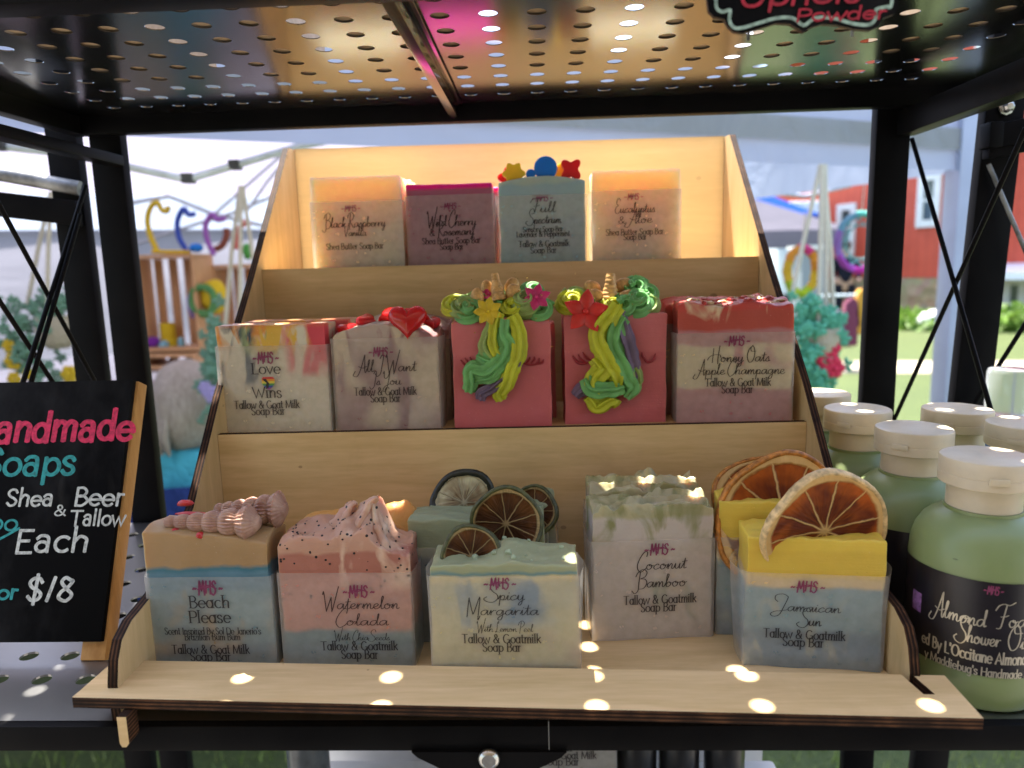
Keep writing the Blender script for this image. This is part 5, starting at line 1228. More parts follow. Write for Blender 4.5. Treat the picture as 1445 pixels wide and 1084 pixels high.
# things on the level below
whm = flat((.72, .72, .74), .45, .05, 20, 'white_plastic', .1)
bx_ = MB().box((-.205, .06, -.3586), (.185, .235, -.192)).build('white_box', whm, bevel=.004); tag(bx_, 'white box on the bottom shelf that carries black bottles', 'box')
bd = MB().box((-.205, .262, -.3586), (.185, .276, -.055)).build('white_board', whm, bevel=.002); tag(bd, 'white board standing upright at the back of the bottom shelf', 'board')
blkp = flat((.012, .012, .014), .3, .2, 100, 'black_plastic')
for px, w_ in ((898, 35), (958, 35), (1022, 36)):
    c_ = at_y(px, 1068, .19); r_ = .0095
    b_ = empty('dropper_bottle', (c_.x, .19, -.1918), 0, 'small black bottle with a ribbed cap under the shelf, one of three in a row', 'bottle', 'black bottles below the shelf')
    MB().lathe([(.0135, 0), (.015, .002), (.015, .062), (.010, .070), (.0085, .074)], 32).build('body', blkp, b_, 40)
    MB().lathe([(.0092, .0743), (.0098, .076), (.0095, .104), (.0085, .126), (.006, .128)], 32).build('cap', blkp, b_, 40)
c_ = at_y(435, 1066, .19)
b_ = empty('pump_bottle', (c_.x, .19, -.1918), 0, 'grey translucent pump bottle below the shelf at left', 'bottle')
gp = flat((.10, .11, .12), .2, .2, 60, 'smoky_plastic')
MB().lathe([(.014, 0), (.016, .002), (.016, .06), (.012, .07), (.011, .072)], 32).build('body', gp, b_, 40)
MB().lathe([(.0118, .0723), (.0125, .074), (.0120, .084), (.0085, .086), (.0085, .126), (.004, .128)], 32).build('pump', gp, b_, 40)
a, b = at_y(742, 1060, .172), at_y(868, 1060, .172)
tar = soap('grey soap bar in a paper wrap on the white box below the shelf', (a.x, .172), (b.x, .172), -.1918, .085, .026, .078, soap_mat('tar_soap', [(0, (.24, .23, .22)), (.5, (.28, .27, .26))], .08), nf(5, .0006, 50), 50,
    [('R', 'Tar', 778, 812, 1060, 10), ('R', 'Tallow & Goat Milk', 742, 842, 1071, 7), ('R', 'Soap Bar', 766, 818, 1080, 7)])
tar.root['group'] = ''; del tar.root['group']

# ================================================================== THE MARKET BEHIND
gm = NT('lawn'); v_ = gm.co()
c_ = gm.ramp(gm.noise(1.6, v_, 5), [(.3, (.034, .062, .006)), (.7, (.066, .10, .010))]); c_ = gm.mix(.5, c_, gm.ramp(gm.noise(40, v_, 4, .7), [(.3, (.012, .03, .004)), (.7, (.085, .12, .02))]))
gm = gm.done(gm.pbr(c_, .8, Normal=gm.bump(gm.noise(60, v_, 4, .7), .8, .03)))
o = MB().add([(-150, -60, GZ), (150, -60, GZ), (150, 240, GZ), (-150, 240, GZ)], [(0, 1, 2, 3)]).build('lawn', gm); tag(o, kind='structure')
pm = flat((.30, .26, .19), .85, .15, 2, 'sand_path')
g0 = at_z(1180, 518, GZ + .004); g1 = at_z(1445, 518, GZ + .004); pd = (g1 - g0).normalized(); pn = Vector((-pd.y, pd.x, 0))
o = MB().add([g0 - pd * 30 - pn * .55, g0 + pd * 40 - pn * .55, g0 + pd * 40 + pn * .6, g0 - pd * 30 + pn * .6], [(0, 1, 2, 3)]).build('path', pm); tag(o, kind='structure')
ai = flat((.20, .185, .165), .9, .2, 9, 'bounce_gravel', .5, .004)  # unseen grey ground added so the rack reflects less green from the lawn
o = MB().add([(-30, -6, GZ + .004), (30, -6, GZ + .004), (30, .05, GZ + .004), (-30, .05, GZ + .004)], [(0, 1, 2, 3)]).build('unseen_bounce_strip', ai); tag(o, kind='structure')
gb = MB()
for k in range(9000):
    x, y = rnd.uniform(-1.6, 1.9), rnd.uniform(.35, 2.6); h = rnd.uniform(.02, .055); a = rnd.random() * 6.28; w_ = .0025
    dx_, dy_ = math.cos(a) * w_, math.sin(a) * w_; lx, ly = rnd.uniform(-.02, .02), rnd.uniform(-.02, .02)
    gb.add([(x - dx_, y - dy_, GZ), (x + dx_, y + dy_, GZ), (x + lx, y + ly, GZ + h)], [(0, 1, 2)], rnd.randrange(2))
o = gb.build('grass', [flat((.15, .22, .03), .6, .1, 5), flat((.25, .31, .07), .6, .1, 5)]); tag(o, 'short green lawn grass below the rack', 'grass', kind='stuff')

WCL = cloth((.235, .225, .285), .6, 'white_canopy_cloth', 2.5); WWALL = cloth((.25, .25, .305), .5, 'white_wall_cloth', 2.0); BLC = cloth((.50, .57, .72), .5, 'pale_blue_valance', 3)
ALU = flat((.66, .75, .79), .4, .1, 30, 'grey_blue_frame', .05)
def sheet(a, b, c, d, nx=14, ny=14, amp=.02, sag=0.0):
    a, b, c, d = map(Vector, (a, b, c, d)); mb = MB(); n = (b - a).cross(d - a)
    n = n.normalized() if n.length > 1e-9 else Vector((0, 0, 1)); vs = []; fs = []
    for j in range(ny + 1):
        for i in range(nx + 1):
            u, v = i / nx, j / ny; p = (a * (1-u) + b * u) * (1-v) + (d * (1-u) + c * u) * v
            e = math.sin(math.pi * u) * math.sin(math.pi * v) if 0 < u < 1 and 0 < v < 1 else 0
            vs.append(p + n * amp * noise.noise(p * 2.2) * min(1, e * 4) - Vector((0, 0, sag * e)))
    for j in range(ny):
        for i in range(nx): q = j * (nx + 1) + i; fs.append((q, q + 1, q + nx + 2, q + nx + 1))
    return mb.add(vs, fs)
def canopy(label, cn, e1, e2, L1, L2, zb_, ze, zp, mroof, mval, walls=(), wall_m=None, legs=True, group='market tents', leg_m=None, lw=.035, nm='canopy_tent'):
    r = empty(nm, (cn.x, cn.y, GZ), 0, label, 'tent', group); off = -Vector((cn.x, cn.y, GZ))
    P = [Vector((cn.x, cn.y, 0)), Vector((cn.x, cn.y, 0)) + e1 * L1, Vector((cn.x, cn.y, 0)) + e1 * L1 + e2 * L2, Vector((cn.x, cn.y, 0)) + e2 * L2]
    pk = (P[0] + P[2]) / 2; pk.z = zp
    rb = MB()
    for k in range(4):
        a, b = P[k].copy(), P[(k+1) % 4].copy(); a.z = b.z = ze
        s_ = sheet(a, b, pk, pk, 12, 10, .03, .05); rb.add(s_.v, s_.f)
    rb.build('roof', mroof, r, 60, loc=off)
    for k in range(4):
        a, b = P[k].copy(), P[(k+1) % 4].copy(); a.z = b.z = ze - .002; c, d = b.copy(), a.copy(); c.z = d.z = zb_
        sheet(a, b, c, d, 16, 4, .008).build('valance', mval, r, 60, loc=off)
        if legs:
            w2 = lw / 2; MB().box((P[k].x - w2, P[k].y - w2, GZ), (P[k].x + w2, P[k].y + w2, ze - .02)).build('leg', leg_m or ALU, r, loc=off, bevel=.004)
    for k in walls:
        a, b = P[k].copy(), P[(k+1) % 4].copy(); a.z = b.z = zb_ + .02; c, d = b.copy(), a.copy(); c.z = d.z = GZ + .05
        ins = (pk - (a + b) / 2); ins.z = 0; ins = ins.normalized() * .03
        sheet(a + ins, b + ins, c + ins, d + ins, 40, 14, .10).build('wall', wall_m or WWALL, r, 60, loc=off)
    return r, P, off
cnx = at_y(1353, 400, 1.95); cn = Vector((cnx.x, 1.95, 0))
e1 = Vector((-.90, -.44, 0)).normalized(); e2 = Vector((e1.y, -e1.x, 0))
if e2.y < 0: e2 = -e2
zb_ = at_y(1370, 241, 1.95).z
TA, PA, offA = canopy('big white canopy tent spanning the background, with pale blue valance and grey blue frame', cn, e1, e2, 3.6, 3.3, zb_, zb_ + .22, zb_ + .75, WCL, BLC, (1, 2), None, True, lw=.085, leg_m=flat((.36, .41, .51), .5, .05, 8, 'pale_blue_leg', .05))
for (lo, hi, c_) in ((.055, .115, (.37, .39, .39)),):
    a_ = Vector((PA[0].x, PA[0].y, zb_ + lo)) - e2 * .012; b2_ = Vector((PA[1].x, PA[1].y, zb_ + lo)) - e2 * .012
    sheet(a_, b2_, b2_ + Vector((0, 0, hi - lo)), a_ + Vector((0, 0, hi - lo)), 16, 2, .004).build('valance_trim', cloth(c_, .4, 'olive_trim'), TA, 60, loc=offA)
nA = e2; pA = cn + e2 * .12
pB = cn + e2 * 3.1
def bar(pts, r, nm, plane=pA, mat=ALU):
    q = [on_plane(a, b, plane, nA) for a, b in pts]; return MB().tube(q, r, 10).build(nm, mat, TA, 60, loc=offA)
bar([(-90, 196), (95, 217), (266, 254)], .0072, 'truss_bar'); bar([(262, 254), (420, 207), (530, 187), (720, 168)], .0076, 'truss_bar'); bar([(530, 188), (660, 205), (800, 215)], .0076, 'truss_bar')
DKJ = flat((.05, .055, .055), .5)
for (a, b) in ((266, 252), (332, 233), (530, 188), (2, 205), (88, 215)):
    q = on_plane(a, b, pA, nA); MB().box((q.x - .010, q.y - .012, q.z - .009), (q.x + .010, q.y + .012, q.z + .009)).build('truss_joint', DKJ, TA, loc=offA)
pC = cn + e2 * 2.2
bar([(150, 293), (238, 277), (300, 302), (420, 330)], .011, 'truss_bar', pB, flat((.34, .35, .38), .5)); bar([(190, 345), (240, 328), (330, 300), (420, 262)], .010, 'truss_bar', pB, flat((.34, .35, .38), .5))
for pts in ([(300, 305), (330, 278), (410, 208)], [(350, 296), (376, 258), (395, 235)]): bar(pts, .008, 'roof_strut', pC, flat((.45, .47, .52), .5))
for pts in ([(1040, 282), (1072, 266), (1110, 216)], [(1060, 268), (1135, 277), (1200, 262)]): bar(pts, .010, 'roof_strut', cn + e2 * 1.3, flat((.42, .42, .50), .5))

canopy('added tan canopy, out of view, blocking the sky on the viewer side of the rack', Vector((2.0, -.42, 0)), Vector((-1, 0, 0)), Vector((0, -1, 0)), 4.0, 3.2, .62, .80, 1.5, cloth((.40, .31, .21), .08, 'sky_blocker_tan'), cloth((.40, .31, .21), .08, 'sky_blocker_tan'), (2,), cloth((.34, .25, .17), .08, 'sky_blocker_brown'), True, nm='sky_blocker_canopy')  # unseen canopy added behind the camera to block blue sky and warm the fill
# barn
BR = NT('red_siding'); v_ = BR.co(); sp = BR.n('SeparateXYZ', i0=v_)
w_ = BR.math('FRACT', BR.math('MULTIPLY', sp.outputs[0], 4.0)); gr = BR.math('LESS_THAN', w_, .07)
c_ = BR.ramp(BR.noise(3, v_, 4), [(.3, (.52, .075, .038)), (.7, (.60, .095, .05))]); c_ = BR.mix(BR.math('MULTIPLY', gr, .5), c_, (.20, .03, .02))
BR = BR.done(BR.pbr(c_, .7, Normal=BR.bump(gr, -.4, .02)))
STN = NT('stone'); v_ = STN.co(); vo = STN.n('TexVoronoi', Scale=4.5, Vector=v_)
c_ = STN.mix(.6, STN.ramp(STN.noise(2, v_, 4), [(.3, (.30, .20, .11)), (.7, (.44, .34, .22))]), vo.outputs[1], 'MULTIPLY'); c_ = STN.mix(.55, c_, (.42, .31, .19))
STN = STN.done(STN.pbr(c_, .85, Normal=STN.bump(vo.outputs[0], .8, .05)))
TRM = flat((.74, .74, .72), .6, .05, 5, 'white_trim'); GLS = flat((.10, .13, .13), .12, .3, 2, 'window_glass', .0); ROOF = flat((.22, .23, .25), .7, .1, 4, 'barn_roof')
wa = at_y(1165, 300, 21.0); wb = at_y(1371, 300, 17.0); wa.z = wb.z = GZ
wd = (wb - wa); wd.z = 0; WLn = wd.length; wd = wd.normalized(); wnn = Vector((wd.y, -wd.x, 0))     # towards the viewer
BARN = empty('red_barn', wa - wd * 6, math.atan2(wd.y, wd.x), 'big red barn with white windows on a stone foundation beyond the lawn', 'barn')
def bl(px, py):
    q = on_plane(px, py, wa, wnn) - (wa - wd * 6); return q.dot(wd), q.z
zf = bl(1335, 392)[1]; LT = WLn + 6
MB().box((0, 0, zf), (LT, 9, 7.2)).build('wall', BR, BARN)
MB().box((-.05, -.12, -.3), (LT + .05, 9.1, zf - .01)).build('foundation', STN, BARN)
MB().prism([(-.7, 7.0), (4.5, 10.8), (9.7, 7.0), (9.7, 7.25), (4.5, 11.1), (-.7, 7.25)], (-.5, 0, 0), (0, 1, 0), (0, 0, 1), (1, 0, 0), LT + 1).build('roof', ROOF, BARN)
def window(x0, z0, x1, z1, par=BARN, y=-.06):
    w = .17
    f = MB().box((x0 - w, y, z0 - w), (x1 + w, y + .055, z0)).box((x0 - w, y, z1), (x1 + w, y + .055, z1 + w)).box((x0 - w, y, z0 + .001), (x0, y + .055, z1 - .001)).box((x1, y, z0 + .001), (x1 + w, y + .055, z1 - .001)).box((x0, y + .005, (z0 + z1) / 2 - .03), (x1, y + .05, (z0 + z1) / 2 + .03)).build('window', TRM, par)
    MB().box((x0, y + .035, z0), (x1, y + .05, z1)).build('pane', GLS, f)
for (a, b, c, d) in ((1187, 352, 1202, 296), (1303, 311, 1321, 253)):
    x0, z0 = bl(a, b); x1, z1 = bl(c, d); window(x0, z0, x1, z1)
x0, z0 = bl(1222, 432); x1, z1 = bl(1240, 422); window(x0, z0, x1 + .5, z1 + .1)
MB().box((LT - .15, -.07, zf), (LT + .02, -.005, 7.0)).build('corner_trim', TRM, BARN)
MB().box((LT + .03, .6, -.3), (LT + 9, 8, 6.4)).build('wing', BR, BARN)
wq = wa + wnn * -.6
def bw(px, py): q = on_plane(px, py, wq, wnn) - (wa - wd * 6); return q.dot(wd), q.z
x0, z0 = bw(1424, 455); x1, z1 = bw(1440, 402); window(x0, z0, x1, z1, BARN, .54)
x0, z0 = bw(1408, 392); x1, z1 = bw(1470, 360)
MB().prism([(0, 0), (2.2, 0), (2.2, .15), (0, .15)], (x0, -.6, z0), (0, 1, .15), (0, 0, 1), (1, 0, 0), x1 - x0 + 3).build('porch_roof', flat((.75, .78, .85), .5), BARN)

LEAF = NT('leaf'); v_ = LEAF.co(); c_ = LEAF.ramp(LEAF.noise(3, v_, 3), [(.3, (.05, .12, .012)), (.7, (.17, .30, .04))])
d_ = LEAF.pbr(c_, .6); tr = LEAF.n('BsdfTranslucent', Color=c_); mx = LEAF.n('MixShader', i0=.35); LEAF.set(mx, 1, d_); LEAF.set(mx, 2, tr); LEAF = LEAF.done(mx)
def leaf_cloud(mb, c, rad, n, s0):
    c = Vector(c)
    for k in range(n):
        d = Vector((rnd.gauss(0, 1), rnd.gauss(0, 1), rnd.gauss(0, 1))).normalized() * (rnd.random() ** .4)
        p = c + Vector((d.x * rad[0], d.y * rad[1], abs(d.z) * rad[2])); s_ = s0 * rnd.uniform(.6, 1.3)
        a = Vector((rnd.gauss(0, 1), rnd.gauss(0, 1), rnd.gauss(0, .6))).normalized() * s_; b = a.cross(Vector((rnd.gauss(0, 1), rnd.gauss(0, 1), rnd.gauss(0, 1)))).normalized() * s_ * .5
        mb.add([p - a, p + b, p + a, p - b], [(0, 1, 2, 3)])
    return mb
for (px, py, Yd, w_, h_, lb_) in ((1195, 478, 15.5, 1.0, .30, 'low green bush left of the black post'), (1275, 482, 14.5, 1.2, .40, 'leafy green bush in front of the stone foundation'), (1330, 488, 14.0, .9, .35, 'low bush beside the pale tent leg'), (1425, 480, 13.5, 1.3, .5, 'leafy bush below the barn window at far right'), (1225, 470, 16.0, 1.0, .4, 'bush at the foot of the barn behind the hanging coats')):
    p = at_y(px, py, Yd); r = empty('bush', (p.x, Yd, GZ), 0, lb_, 'bush', 'bushes along the barn')
    leaf_cloud(MB(), (0, 0, 0), (w_, .7, h_), 700, .09).build('foliage', LEAF, r)
    MB().tube([(0, 0, 0), (.02, 0, h_ * .6)], .03, 8).build('stem', flat((.12, .08, .04), .8), r)
p = at_y(1312, 455, 14.0); o = MB().blob((0, 0, 0), (.26, .25, .24), 10, 14, .3, 1.6).build('white_sack', flat((.76, .78, .78), .7), None, 60, loc=(p.x, 13.9, p.z)); tag(o, 'white rounded sack among the bushes before the stone foundation', 'sack')
# far tents and trailer
for (cx0, y0, s_, zb2, zp2, m_, lb_) in ((1085, 14, 3.0, .55, 1.5, WCL, 'white pyramid tent far away behind the hanging rope'), (1062, 17, 3.0, 1.0, 2.1, cloth((.03, .09, .40), .4, 'blue_canopy_cloth'), 'blue canopy tent far away above the white pyramid tent')):
    p = at_y(cx0, 380, y0); canopy(lb_, Vector((p.x + s_ / 2, y0, 0)), Vector((-1, 0, 0)), Vector((0, 1, 0)), s_, s_, zb2 - .1, zb2 + .2, zp2, m_, m_, (), None, True)
p0, p1 = at_y(1112, 345, 19.0), at_y(1168, 283, 19.0)
tr_ = empty('white_trailer', (p0.x, 19.0, GZ), 0, 'white box trailer parked in front of the red barn', 'trailer')
MB().box((0, 0, .5), (p1.x - p0.x, 2.2, p1.z - GZ)).build('body', flat((.78, .82, .84), .5, .04, 4), tr_, bevel=.05)
for x in (.25, p1.x - p0.x - .25): MB().tube([(x, .0, .3), (x, .3, .3)], .3, 20).build('wheel', flat((.02, .02, .02), .7), tr_)
p0, p1 = at_y(1132, 376, 12.0), at_y(1166, 346, 12.0)
gx = empty('grey_cabinet', (p0.x, 12, GZ), 0, 'grey stall cabinet with white top seen between the hanging ropes', 'cabinet')
MB().box((0, 0, 0), (p1.x - p0.x, .6, p1.z - GZ - .06)).build('body', flat((.22, .25, .28), .5), gx); MB().box((-.05, -.05, p1.z - GZ - .058), (p1.x - p0.x + .05, .65, p1.z - GZ)).build('top', TRM, gx)

# ---- crochet stall under the big tent
YARN = {}
def yarn(c, n='yarn'):
    if c not in YARN:
        t = NT(n); v = t.co(); vo = t.n('TexVoronoi', Scale=90.0, Vector=v)
        YARN[c] = t.done(t.pbr(t.mix(.35, c, tuple(x * .5 for x in c)), .85, Normal=t.bump(vo.outputs[0], .8, .004)))
    return YARN[c]
ROPE = flat((.60, .57, .46), .85, .12, 300, 'cotton_rope')
def planter(label, rope_px, top, tufts, pots, flowers, Y, fc, tc):
    p = at_y(top[0], top[1], Y); r = empty('hanging_planter', p, 0, label, 'hanging planter', 'crochet hanging planters')
    def L(px, py, d=0.0): return at_y(px, py, Y + d) - p
    for pts, d in rope_px: MB().tube([L(a, b, d) for a, b in pts], .0062 * Y / 1.9, 10, lobes=3, amp=.2, twist=.9).build('rope', ROPE, r, 60)
    for (px, py, rad) in pots: MB().lathe([(rad * .5, -rad), (rad * .85, -rad * .6), (rad, 0), (rad * .95, rad * .7), (rad * .8, rad * .7)], 24).build('pot', yarn((.52, .47, .36)), r, 60, loc=L(px, py))
    mb = MB()
    for (px, py, n, sp_x, sp_y) in tufts:
        for k in range(int(n * 2.6)):
            q = L(px + rnd.gauss(0, sp_x), py + rnd.gauss(0, sp_y), rnd.gauss(0, .03)); s_ = rnd.uniform(.0055, .0125)
            for j in range(5):
                a = j * 1.257 + rnd.random(); mb.blob(q + Vector((math.cos(a) * s_, -.004, math.sin(a) * s_)), (s_ * .95, s_ * .40, s_ * .55), 5, 7, .3, 2, rot=Matrix.Rotation(-a, 3, 'Y'))
    mb.build('foliage', yarn(tc), r, 70)
    for (px, py, R1) in flowers:
        f = MB(); q = L(px, py, -.03)
        for j in range(6): a = j * 1.047; f.blob((math.cos(a) * R1 * .6, 0, math.sin(a) * R1 * .6), (R1 * .45, R1 * .25, R1 * .45), 5, 8)
        f.blob((0, -.006, 0), R1 * .3, 5, 8); f.build('flower', yarn(fc), r, 60, loc=q)
    return r
planter('hanging crochet planter with beige pot and yellow flowers behind the left brace rods', [([(72, 270), (55, 345), (38, 430)], 0), ([(72, 270), (68, 345), (66, 430)], -.03), ([(74, 270), (88, 345), (98, 430)], .02)], (72, 268),
        [(45, 455, 26, 22, 22), (75, 440, 14, 18, 14), (30, 500, 10, 10, 20), (70, 520, 8, 14, 14)], [(80, 465, .055)], [(18, 510, .026), (20, 535, .022), (98, 528, .026), (12, 488, .02), (40, 528, .018)], 1.75, (.70, .50, .02), (.16, .34, .23))
planter('hanging crochet planter with green leaves and lavender flowers at the left of the display', [([(339, 262), (327, 350), (316, 480)], 0), ([(340, 262), (339, 350), (338, 480)], -.02), ([(342, 262), (352, 330), (362, 400)], .02)], (340, 260),
        [(305, 480, 16, 10, 18), (300, 520, 14, 8, 14), (318, 500, 12, 10, 24), (312, 580, 8, 10, 12)], [(330, 500, .05)], [(300, 557, .028), (290, 548, .022), (312, 566, .024)], 1.80, (.46, .40, .72), (.17, .36, .25))
planter('hanging crochet planter with sea green leaves and red flowers right of the display', [([(1158, 232), (1132, 350), (1098, 510)], 0), ([(1160, 232), (1158, 340), (1154, 500)], -.03), ([(1164, 232), (1166, 350), (1166, 470), (1160, 500)], .02), ([(1162, 232), (1172, 350), (1178, 470)], .03)], (1160, 230),
        [(1140, 455, 22, 16, 16), (1155, 485, 18, 16, 18), (1135, 510, 16, 14, 14), (1165, 450, 12, 12, 10), (1150, 535, 12, 14, 10)], [(1160, 480, .045)], [(1168, 508, .030), (1178, 520, .026), (1175, 492, .022)], 1.60, (.66, .03, .08), (.10, .42, .26))
OAK = wood_mat('crate_pine', 'z', (.60, .34, .17), (.46, .25, .11))
def crate(px0, px1, py0, py1, Y, dp, label, nsl=4, name='wooden_crate', z_to=None):
    a, b = at_y(px0, py1, Y), at_y(px1, py0, Y); w_, h_ = b.x - a.x, b.z - a.z; t = .012
    r = empty(name, (a.x, Y, a.z), 0, label, 'crate', 'wooden crates of the crochet stall')
    for x in (0, w_ - t): MB().box((x, 0, t + .001), (x + t, dp, h_ - t - .001)).build('side', OAK, r)
    MB().box((0, 0, 0), (w_, dp, t)).build('base', OAK, r); MB().box((0, 0, h_ - t), (w_, dp, h_)).build('top', OAK, r)
    g = (w_ - 2 * t) / nsl
    for k in range(nsl): MB().box((t + g * k + g * .22, dp - .008, t + .001), (t + g * k + g * .78, dp, h_ - t - .001)).build('slat', OAK, r)
    return a, b
ca, cb2 = crate(190, 272, 358, 497, 2.30, .16, 'tall slatted pine crate with yarn toys on it left of the display')
crate(192, 274, 499, 522, 2.28, .20, 'shallow pine crate carrying the tall slatted one', 3)
crate(308, 372, 372, 500, 2.45, .16, 'pine crate behind the hanging ropes left of the display')
# display table under the crates
tz = at_y(230, 523, 2.3).z
tb = empty('stall_table', (-1.1, 2.45, GZ), 0, 'crochet stall table under a pale pink cloth', 'table')
MB().box((-1.0, -.35, tz - GZ - .03), (.55, .45, tz - GZ - .002)).build('table_top', TRM, tb)
pk_ = cloth((.70, .52, .58), .2, 'pink_cloth'); sheet((-1.0, -.36, tz - GZ - .004), (.55, -.36, tz - GZ - .004), (.55, -.38, .1), (-1.0, -.38, .1), 40, 8, .05).build('cloth', pk_, tb, 60)
for x in (-.95, .5):
    for y in (-.3, .4): MB().tube([(x, y, 0), (x, y, tz - GZ - .031)], .014, 10).build('leg', ALU, tb)
def prop(name, label, cat, mb, mat, grp='crochet toys on the stall'):
    o = mb.build(name, mat, None, 60); tag(o, label, cat, grp); return o
def pxtube(pts, Y, r): return MB().tube([at_y(a, b, Y) for a, b, *_ in cr([(a, b, 0) for a, b in pts], 6)], r, 10)
HK = 'curled hooks above the crate'
prop('curled_hook', 'yellow curled hook standing on the tall crate', 'hook', pxtube([(222, 355), (212, 332), (208, 310), (213, 292), (222, 286), (228, 296), (235, 298), (238, 291)], 2.35, .0100), yarn((.72, .50, .02)), HK)
prop('curled_hook', 'blue curled hook between the yellow and purple ones', 'hook', pxtube([(264, 355), (253, 336), (250, 315), (255, 300), (260, 295), (266, 303), (275, 302)], 2.35, .0100), yarn((.04, .09, .45)), HK)
prop('curled_hook', 'purple curled hook right of the blue one', 'hook', pxtube([(302, 360), (293, 340), (290, 320), (295, 307), (301, 303), (306, 310), (318, 308)], 2.35, .0100), yarn((.36, .12, .46)), HK)
prop('yarn_bar', 'yellow bar lying along the top of the tall crate', 'toy', pxtube([(215, 355), (240, 356), (268, 356)], 2.34, .008), yarn((.72, .48, .01)))
def pxblob(px, py, Y, rx, rz): p = at_y(px, py, Y); return MB().blob(p, (rx, rx * .8, rz), 8, 12, .25, 2)
prop('yarn_toy', 'bright blue yarn toy on top of the crate', 'toy', pxblob(277, 350, 2.33, .026, .016), yarn((.01, .19, .62)))
prop('yarn_toy', 'brown long necked yarn toy by the hanging rope', 'toy', pxtube([(304, 352), (314, 346), (320, 332), (319, 322)], 2.4, .012), yarn((.26, .07, .04)))
prop('yarn_toy', 'coral red yarn toy behind the hanging rope', 'toy', pxtube([(332, 352), (334, 330), (345, 315), (352, 318)], 2.5, .012), yarn((.66, .14, .12)))
prop('yarn_toy', 'leaf green yarn toy low behind the rope', 'toy', pxblob(349, 355, 2.45, .018, .03), yarn((.08, .36, .06)))
prop('yellow_felt_disc', 'round yellow felt disc hanging at the crate', 'felt disc', pxblob(302, 418, 2.35, .050, .062), yarn((.72, .50, .01)))
wr = MB(); q = at_y(287, 424, 2.31); wr.tube([q + Vector((.042 * math.cos(a * .2618), 0, .05 * math.sin(a * .2618))) for a in range(25)], .012, 8, lobes=4, amp=.3, twist=.7)
prop('leafy_ring', 'green leafy ring in front of the yellow disc', 'wreath', wr, yarn((.10, .28, .08)))
prop('yarn_toy', 'purple yarn toy hanging left of the leafy ring', 'toy', pxblob(270, 430, 2.34, .016, .05), yarn((.32, .22, .48)))
for (px, py0, py1, r0, lb_) in ((238, 456, 478, .028, 'upper tall yellow yarn cylinder in the crate'), (242, 478, 496, .036, 'lower wider yellow yarn cylinder in the crate')):
    p0, p1 = at_y(px, py1, 2.40), at_y(px, py0, 2.40); prop('yarn_cylinder', lb_, 'toy', MB().lathe([(r0, 0), (r0, p1.z - p0.z)], 20, p0), yarn((.72, .50, .01)))
prop('yarn_ball', 'purple yarn ball in the crate', 'yarn ball', pxblob(216, 485, 2.37, .028, .026), yarn((.20, .02, .34)))
prop('yarn_ball', 'pale blue yarn ball between purple and yellow toys', 'yarn ball', pxblob(231, 488, 2.355, .020, .020), yarn((.28, .52, .60)))
prop('yarn_ball', 'teal yarn ball at the right side of the crate', 'yarn ball', pxblob(256, 487, 2.37, .014, .030), yarn((.24, .50, .56)))
p0, p1 = at_y(213, 572, 2.12), at_y(248, 534, 2.12); prop('purple_box', 'purple box below the crates', 'box', MB().box((p0.x, 2.12, p0.z), (p1.x, 2.2, p1.z)), yarn((.20, .01, .32)))
p0, p1 = at_y(205, 590, 2.1), at_y(262, 574, 2.1); prop('white_tray', 'white tray under the purple box', 'tray', MB().box((p0.x, 2.1, p0.z), (p1.x, 2.3, p1.z)), whm)
# ring ornaments right
def ring_ornament_thin(*a): return ring_ornament(*a, th=.15)
def ring_ornament(px, py, Y, rx, rz, cols, name, label, cat, th=.30):
    r = empty(name, at_y(px, py, Y), 0, label, cat); n = len(cols)
    for k, c in enumerate(cols):
        a0, a1 = 2 * math.pi * k / n, 2 * math.pi * (k + 1) / n
        MB().tube([(rx * math.cos(a0 + (a1 - a0) * i / 8), 0, rz * math.sin(a0 + (a1 - a0) * i / 8)) for i in range(9)], rx * th, 8, lobes=3, amp=.2, twist=.8).build('yarn_section', yarn(c), r, 60)
    MB().tube([(0, 0, rz), (.005, 0, rz + .12)], .002, 6).build('cord', ROPE, r)
    return r
ring_ornament(1131, 382, 2.2, .047, .075, [(.70, .28, .02), (.68, .05, .25), (.70, .30, .03), (.66, .42, .02), (.45, .62, .03), (.42, .60, .02), (.68, .44, .02)], 'yarn_wreath', 'orange, pink and lime yarn wreath hanging behind the right ropes', 'wreath')
dr = ring_ornament_thin(1214, 342, 2.3, .078, .095, [(.12, .40, .42), (.10, .48, .42), (.14, .36, .50), (.28, .16, .50), (.42, .08, .52), (.62, .03, .46), (.68, .02, .40)], 'dream_catcher', 'teal to magenta dream catcher hanging before the red barn', 'dream catcher')
web = MB()
for k in range(12):
    a, b = k * .5236, k * .5236 + 1.8; web.tube([(.075 * math.cos(a), 0, .09 * math.sin(a)), (.075 * math.cos(b), 0, .09 * math.sin(b))], .0022, 5)
web.build('web', yarn((.16, .45, .46)), dr)
